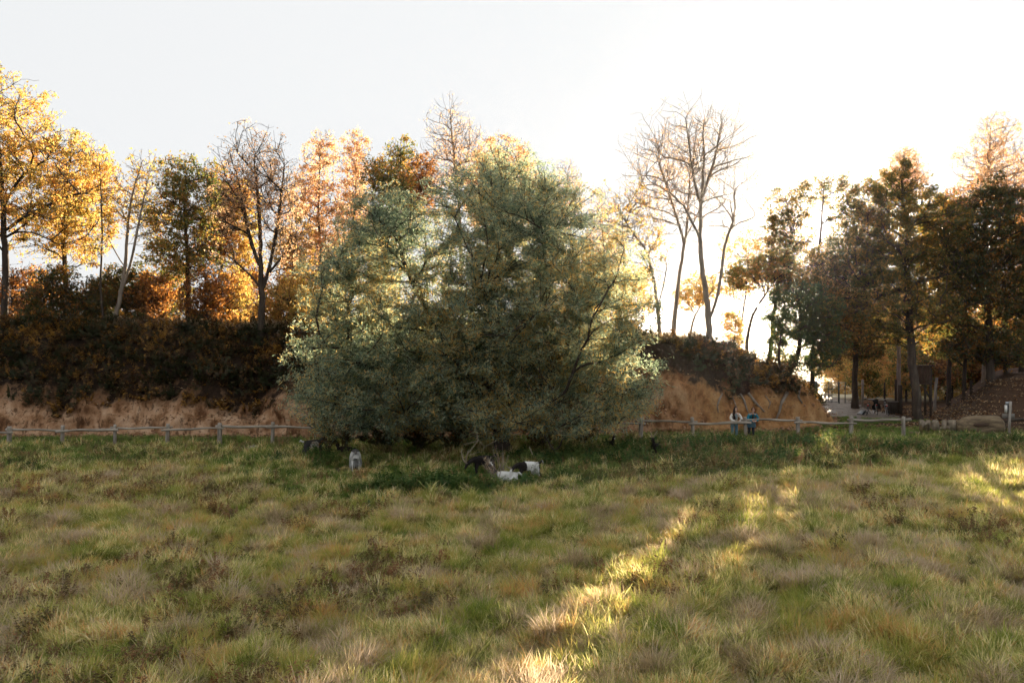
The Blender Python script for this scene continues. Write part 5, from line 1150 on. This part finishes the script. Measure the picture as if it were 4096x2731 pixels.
def herb(rng, n_st, R, h, leaf, nleaf, spread=.5):
    """leafy upright stems: nettle or bramble like"""
    V, L, T_, R_ = [], [], [], []; off = 0
    for s in range(n_st):
        a = rng.uniform(0, 6.283); r = R * math.sqrt(rng.random()); b = np.array([r * math.cos(a), r * math.sin(a), 0]); hh = h * rng.uniform(.6, 1.15)
        d = np.array([math.cos(a) * spread * rng.random(), math.sin(a) * spread * rng.random(), 1.0]); d /= np.linalg.norm(d)
        tip = b + d * hh; w = np.array([0.004, 0.002, 0])
        V.append(np.array([b - w, b + w, tip])); L.append(np.array([[0, 1, 2]]) + off); T_.append([0, 0, 1]); R_.append([.5] * 3); off += 3
        k = nleaf; tt_ = rng.uniform(.22, 1.0, k); c = b + d * (tt_ * hh)[:, None]
        an = rng.uniform(0, 6.283, k); ll = leaf * rng.uniform(.6, 1.2, k) * (1.15 - .5 * tt_)
        o = np.stack([np.cos(an), np.sin(an), rng.uniform(-.45, .35, k)], -1); sd = np.stack([-np.sin(an), np.cos(an), rng.normal(0, .3, k)], -1)
        p1 = c + o * ll[:, None] * .45; v = np.stack([c, p1 + sd * ll[:, None] * .3, c + o * ll[:, None], p1 - sd * ll[:, None] * .3], 1)
        V.append(v.reshape(-1, 3)); f = np.array([[0, 1, 2], [0, 2, 3]]); L.append((f[None] + (np.arange(k) * 4)[:, None, None]).reshape(-1, 3) + off); off += 4 * k
        T_.append(np.repeat(tt_, 4)); R_.append(np.repeat(rng.random(k), 4))
    return np.concatenate(V), np.concatenate(L), np.concatenate(T_), np.concatenate(R_)

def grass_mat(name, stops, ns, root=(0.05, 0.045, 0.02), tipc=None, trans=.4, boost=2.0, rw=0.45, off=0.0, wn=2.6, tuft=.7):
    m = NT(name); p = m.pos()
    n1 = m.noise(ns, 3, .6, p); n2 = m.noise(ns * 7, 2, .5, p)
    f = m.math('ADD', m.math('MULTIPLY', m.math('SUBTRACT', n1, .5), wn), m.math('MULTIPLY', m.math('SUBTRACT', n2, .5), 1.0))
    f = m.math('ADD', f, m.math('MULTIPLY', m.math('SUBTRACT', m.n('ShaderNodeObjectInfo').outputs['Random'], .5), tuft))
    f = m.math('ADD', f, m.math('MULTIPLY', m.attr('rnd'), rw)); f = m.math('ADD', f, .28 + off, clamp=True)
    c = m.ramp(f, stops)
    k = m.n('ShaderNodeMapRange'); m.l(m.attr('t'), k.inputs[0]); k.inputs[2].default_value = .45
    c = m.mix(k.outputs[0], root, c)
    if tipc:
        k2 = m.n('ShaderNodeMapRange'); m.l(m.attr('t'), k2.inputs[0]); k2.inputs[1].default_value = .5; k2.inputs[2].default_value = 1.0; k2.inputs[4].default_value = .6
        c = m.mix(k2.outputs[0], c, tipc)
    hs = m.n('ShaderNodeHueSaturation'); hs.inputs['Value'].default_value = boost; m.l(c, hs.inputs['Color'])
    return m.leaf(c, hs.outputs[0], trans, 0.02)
MEADOW = [(0.0, (0.132, 0.168, 0.030)), (0.25, (0.288, 0.282, 0.066)), (0.45, (0.444, 0.444, 0.144)), (0.65, (0.648, 0.552, 0.264)), (0.85, (0.750, 0.660, 0.408)), (1.0, (0.528, 0.300, 0.108))]
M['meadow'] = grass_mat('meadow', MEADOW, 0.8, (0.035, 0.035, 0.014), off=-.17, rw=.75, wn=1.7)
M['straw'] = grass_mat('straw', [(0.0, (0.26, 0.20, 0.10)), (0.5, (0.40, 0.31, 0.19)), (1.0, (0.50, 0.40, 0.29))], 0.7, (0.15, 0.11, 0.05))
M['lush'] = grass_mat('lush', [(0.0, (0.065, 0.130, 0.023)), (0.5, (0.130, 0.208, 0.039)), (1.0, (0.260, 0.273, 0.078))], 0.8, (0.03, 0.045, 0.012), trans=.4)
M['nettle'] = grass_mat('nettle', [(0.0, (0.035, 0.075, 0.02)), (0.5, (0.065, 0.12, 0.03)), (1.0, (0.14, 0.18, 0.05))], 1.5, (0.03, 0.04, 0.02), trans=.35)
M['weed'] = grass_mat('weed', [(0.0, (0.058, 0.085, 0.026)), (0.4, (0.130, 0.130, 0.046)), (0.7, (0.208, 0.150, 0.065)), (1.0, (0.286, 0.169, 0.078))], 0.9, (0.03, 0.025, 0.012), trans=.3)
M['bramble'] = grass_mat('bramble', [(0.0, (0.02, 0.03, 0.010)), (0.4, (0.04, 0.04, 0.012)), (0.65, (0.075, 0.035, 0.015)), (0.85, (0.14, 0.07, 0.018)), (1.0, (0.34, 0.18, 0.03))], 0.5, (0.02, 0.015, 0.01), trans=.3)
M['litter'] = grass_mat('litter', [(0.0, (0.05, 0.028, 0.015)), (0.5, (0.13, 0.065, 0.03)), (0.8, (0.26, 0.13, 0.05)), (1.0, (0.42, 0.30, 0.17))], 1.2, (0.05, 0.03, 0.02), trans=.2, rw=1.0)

def area_points(rng, y0, y1, dens, margin=3.0, xl=None, xr=None):
    n = int((y1 - y0) * 60 * dens)
    y = rng.uniform(y0, y1, n); x = rng.uniform(-30, 30, n) * 1.0
    lim = y * 512 / F + margin; ok = np.abs(x) < lim
    if xl is not None: ok &= (x > xl) & (x < xr)
    return x[ok], y[ok]
def place(rng, x, y, s0, s1, tilt=.3, comb=False, smod=None, low=.6):
    n = len(x); z = ground_h(x, y) - .015
    s = rng.uniform(s0, s1, n) * (1 if smod is None else smod)
    for ax_, ay_, ar_ in AVOID: s = np.where((x - ax_) ** 2 + (y - ay_) ** 2 < ar_ * ar_, s * low, s)
    rz = rng.uniform(0, 6.283, n)
    if comb: rz = 0.9 + 2.2 * fbm(x * .22, y * .22, seed=91, oct=2) + rng.normal(0, 1.2, n)
    rot = np.stack([rng.normal(0, tilt, n), rng.normal(0, tilt, n), rz], -1)
    sc = np.stack([s, s, s * rng.uniform(.8, 1.2, n)], -1)
    return np.stack([x, y, z], -1), rot, sc
rg = np.random.default_rng(17)
def hummock(x, y): return np.clip(.5 + .5 * fbm(x * 1.2, y * 1.2, seed=21, oct=3), 0, 1)
def green_zone(x, y):
    """1 where the lush green band begins (under and right of the willow)"""
    e = 26.2 + 1.6 * fbm(x * .25, x * 0, seed=55, oct=3) - 1.2 * np.exp(-((x + 1) / 5.0) ** 2) + 4.5 * sstep(6, 17, x) - 3.0 * sstep(17, 25, x) + 5.5 * sstep(-7, -14, x)
    return sstep(e - .8, e + 1.2, y)
# long meadow grass
pr = [blades(rg, 70, .16, .10, .30, .010, .5, .9, comb=0.0) for _ in range(6)] + [blades(rg, 55, .12, .14, .34, .009, .3, .6) for _ in range(3)]
X, Y = [], []
for y0, y1, d in ((9.5, 15, 80), (15, 21, 58), (21, 28, 40), (28, 39.5, 22)):
    x, y = area_points(rg, y0, y1, d); X.append(x); Y.append(y)
x, y = np.concatenate(X), np.concatenate(Y)
gz = green_zone(x, y); keep = rg.random(len(x)) > gz * .5; x, y = x[keep], y[keep]
hm_ = hummock(x, y); far = 1 + .35 * sstep(18, 34, y)
pts, rot, scl = place(rg, x, y, .6, 1.35, comb=True, smod=(.68 + .5 * hm_) * far)
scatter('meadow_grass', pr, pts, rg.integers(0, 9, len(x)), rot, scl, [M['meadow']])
# pale dead straw in tussocks
pr = [blades(rg, 80, .11, .18, .42, .008, .6, 1.1, comb=0.0) for _ in range(5)]
x, y = area_points(rg, 9.5, 33, 13); k = (fbm(x * .45, y * .45, seed=71, oct=3) + .25 * hummock(x, y) > .22) & (green_zone(x, y) < .6); x, y = x[k], y[k]
pts, rot, scl = place(rg, x, y, .6, 1.15, comb=True, smod=.6 + .7 * hummock(x, y))
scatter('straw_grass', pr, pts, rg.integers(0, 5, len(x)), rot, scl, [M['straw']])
# tussocks: rings of longer blades that lean outwards
def tussocks(rg, n, y0, y1, R, s0, s1, test):
    cx, cy = area_points(rg, y0, y1, n); k = test(cx, cy); cx, cy = cx[k], cy[k]; m = 11
    a = rg.uniform(0, 6.283, (len(cx), m)); r = R * np.sqrt(rg.random((len(cx), m))) * rg.uniform(.6, 1.3, (len(cx), 1))
    x, y = (cx[:, None] + r * np.cos(a)).ravel(), (cy[:, None] + r * np.sin(a)).ravel(); size = np.repeat(rg.uniform(s0, s1, len(cx)), m)
    pts, rot, scl = place(rg, x, y, .8, 1.2, smod=size); a, q = a.ravel(), (r / R).ravel() * .5
    rot[:, 0] = -np.sin(a) * q + rg.normal(0, .15, len(x)); rot[:, 1] = np.cos(a) * q + rg.normal(0, .15, len(x)); return pts, rot, scl
tp = [blades(rg, 70, .09, .16, .42, .009, .3, .9) for _ in range(5)]
pts, rot, scl = tussocks(rg, .85, 9.8, 31, .30, .75, 1.35, lambda a, b: green_zone(a, b) < .5)
scatter('straw_tussocks', tp, pts, rg.integers(0, 5, len(pts)), rot, scl, [M['straw']])
pts, rot, scl = tussocks(rg, 1.6, 9.8, 35, .28, .7, 1.3, lambda a, b: green_zone(a, b) < .8)
scatter('green_tussocks', tp, pts, rg.integers(0, 5, len(pts)), rot, scl, [grass_mat('tussock', [(0.0, (0.130, 0.182, 0.026)), (0.35, (0.260, 0.286, 0.052)), (0.7, (0.416, 0.351, 0.104)), (1.0, (0.494, 0.286, 0.104))], 0.6, (0.035, 0.035, 0.012), tuft=.3)])
# short lush grass
pr = [blades(rg, 90, .17, .08, .22, .009, .35, .6) for _ in range(5)]
x, y = area_points(rg, 9.5, 41.5, 22); gz = green_zone(x, y); k = rg.random(len(x)) < gz * .55 + (fbm(x * .33, y * .33, seed=81, oct=3) > .5) * .3; x, y = x[k], y[k]
far = 1 + .4 * sstep(18, 34, y)
pts, rot, scl = place(rg, x, y, .8, 1.3, smod=far)
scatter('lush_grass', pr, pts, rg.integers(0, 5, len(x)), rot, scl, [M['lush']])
x2 = rg.uniform(15.5, 25.5, 1500); y2 = rg.uniform(39, 50, 1500); k = fbm(x2 * .5, y2 * .5, seed=66, oct=2) > -.25; x2, y2 = x2[k], y2[k]
pts, rot, scl = place(rg, x2, y2, .5, 1.0)
scatter('path_side_grass', pr, pts, rg.integers(0, 5, len(x2)), rot, scl, [M['lush']])
# brownish green weeds and small herbs of the band before the fence
pr = [herb(rg, 9, .22, .42, .075, 26, .8) for _ in range(6)]
x, y = area_points(rg, 24, 40.6, 7.0); gz = green_zone(x, y); k = (rg.random(len(x)) < gz * (.45 + .9 * (fbm(x * .3, y * .3, seed=88, oct=2) > 0))); x, y = x[k], y[k]
k = ~((np.abs(x - 18.2) < 2.5) & (y > 36)) ; x, y = x[k], y[k]
pts, rot, scl = place(rg, x, y, .6, 1.2, smod=1 + .25 * (x > 5))
scatter('weeds', pr, pts, rg.integers(0, 6, len(x)), rot, scl, [M['weed']])
# rusty dock and dead herbs here and there in the open meadow
x, y = area_points(rg, 10, 33, 9.0); k = (fbm(x * .38, y * .38, seed=141, oct=3) - .02 * x > .22) & (green_zone(x, y) < .5); x, y = x[k], y[k]
pts, rot, scl = place(rg, x, y, .6, 1.15)
scatter('brown_herbs', pr, pts, rg.integers(0, 6, len(x)), rot, scl, [grass_mat('brown_herb', [(0.0, (0.10, 0.09, 0.03)), (0.5, (0.17, 0.10, 0.045)), (1.0, (0.24, 0.12, 0.05))], 1.2, (0.05, 0.03, 0.02), trans=.25)])
# nettle patches
pr = [herb(rg, 10, .25, .6, .11, 30, .45) for _ in range(5)]
def patch(cx, cy, rx, ry, n):
    a = rg.uniform(0, 6.283, n); r = np.sqrt(rg.random(n)) * (1 + .25 * rg.normal(0, 1, n)); return cx + rx * r * np.cos(a), cy + ry * r * np.sin(a)
NP = [(-3.2, 27.2, 2.2, .9, 120), (-.6, 27.6, 1.6, .7, 70), (1.3, 28.0, 1.0, .5, 26), (2.5, 33.0, 3.5, 1.6, 150), (6.5, 34.5, 4.5, 2.2, 200), (12.5, 36.0, 4.0, 1.6, 130), (22.5, 36.2, 2.8, 1.2, 130), (25.5, 35.2, 3, 1.5, 90), (-8, 33, 2, 1.0, 30), (8, 30.5, 3.5, 1.2, 50), (16, 33.5, 3, 1.2, 50)]
xs_, ys_ = zip(*[patch(*a) for a in NP]); x, y = np.concatenate(xs_), np.concatenate(ys_)
pts, rot, scl = place(rg, x, y, .5, 1.15, low=.4)
scatter('nettles', pr, pts, rg.integers(0, 5, len(x)), rot, scl, [M['nettle']])
# fallen leaves round the fence, at the foot of the bank, on the right mound
def leaflet(rg, n, R, s):
    c = np.stack([rg.normal(0, R, n), rg.normal(0, R, n), rg.uniform(.0, .05, n)], -1); a = rg.uniform(0, 6.283, n)
    u = np.stack([np.cos(a), np.sin(a), rg.normal(0, .35, n)], -1) * s; w = np.stack([-np.sin(a), np.cos(a), rg.normal(0, .35, n)], -1) * s * .7
    v = np.stack([c - u, c + w, c + u, c - w], 1).reshape(-1, 3); f = np.array([[0, 1, 2], [0, 2, 3]])
    return v, (f[None] + (np.arange(n) * 4)[:, None, None]).reshape(-1, 3), np.ones(4 * n), np.repeat(rg.random(n), 4)
pr = [leaflet(rg, 16, .35, .055) for _ in range(4)]
x, y = area_points(rg, 38.5, 58, 5.5); k = ~((x > 19.5) & (x < 25.5) & (y > 47)) & (rg.random(len(x)) < .35 + .65 * (y > 40.5)); x, y = x[k], y[k]
n = len(x); z = np.array([land(a, b) for a, b in zip(x, y)]); k = z < 3.2; x, y, z = x[k], y[k], z[k]; n = len(x)
rot = np.stack([np.zeros(n), np.zeros(n), rg.uniform(0, 6.28, n)], -1)
scatter('fallen_leaves', pr, np.stack([x, y, z], -1), rg.integers(0, 4, n), rot, np.ones((n, 3)) * rg.uniform(.7, 1.2, (n, 1)), [M['litter']])
# brambles and dead herbs over the bank slope and its brow
pr = [herb(rg, 12, .35, .55, .12, 26, 1.3) for _ in range(6)]
J = [j for j in range(nt) if 0.95 < tt[j] < 2.1]
n = 5200; a = rg.integers(0, NS, n); b = rg.choice(J, n); pb = BANK[a, b]
k = (np.abs(pb[:, 0]) < 45) & ((tt[b] > 1.12) | (rg.random(n) < .5)) ; 
k &= ~((pb[:, 0] > 4) & (pb[:, 0] < 11.8) & (tt[b] < 1.3)) & ~((pb[:, 0] > 4) & (pb[:, 0] < 10) & ((tt[b] < 1.72) | (rg.random(len(pb)) < .5))); pb = pb[k]; n = len(pb)
sc = rg.uniform(.5, 1.5, n)[:, None] * np.ones((1, 3))
rot = np.stack([rg.normal(.5, .35, n), rg.normal(0, .3, n), rg.uniform(0, 6.28, n) * 0 + rg.normal(0, 1.2, n)], -1)
scatter('brambles', pr, pb, rg.integers(0, 6, n), rot, sc, [M['bramble']])
# dry grass on the brow
pr = [blades(rg, 60, .2, .2, .55, .012, .5, .9) for _ in range(4)]
J = [j for j in range(nt) if 1.8 < tt[j] < 2.5]; n = 3800; a = rg.integers(0, NS, n); b = rg.choice(J, n); pb = BANK[a, b] + rg.normal(0, .15, (n, 3)) * [1, 1, 0]
rot = np.stack([rg.normal(0, .2, n), rg.normal(0, .2, n), rg.uniform(0, 6.28, n)], -1)
scatter('dry_grass', pr, pb, rg.integers(0, 4, n), rot, np.ones((n, 3)) * rg.uniform(.6, 1.3, (n, 1)), [M['straw']])

# lumps of fallen clay along the foot of the bank
def clod(rg, s):
    bm = bmesh.new(); bmesh.ops.create_icosphere(bm, subdivisions=1, radius=s)
    v = np.array([w.co[:] for w in bm.verts]); v *= rg.uniform(.65, 1.25, (len(v), 1)); f = np.array([[w.index for w in q_.verts] for q_ in bm.faces]); bm.free()
    return v, f, np.ones(len(v)), np.full(len(v), rg.random())
pr = [clod(rg, .10) for _ in range(6)]
n = 1500; a = rg.integers(0, NS, n); pb = BANK[a, rg.integers(0, 8, n)] + np.stack([rg.normal(0, .3, n), -np.abs(rg.normal(.25, .35, n)), np.zeros(n)], -1)
pb[:, 2] = np.array([land(a_, b_) for a_, b_ in pb[:, :2]]); k = pb[:, 2] < 1.6; pb = pb[k]; n = len(pb)
scatter('clay_clods', pr, pb, rg.integers(0, 6, n), rg.uniform(0, 6, (n, 3)), np.ones((n, 3)) * rg.uniform(.3, 1.4, (n, 1)), [plain('clay_clod', (.16, .085, .045), (.40, .23, .13), 3)])
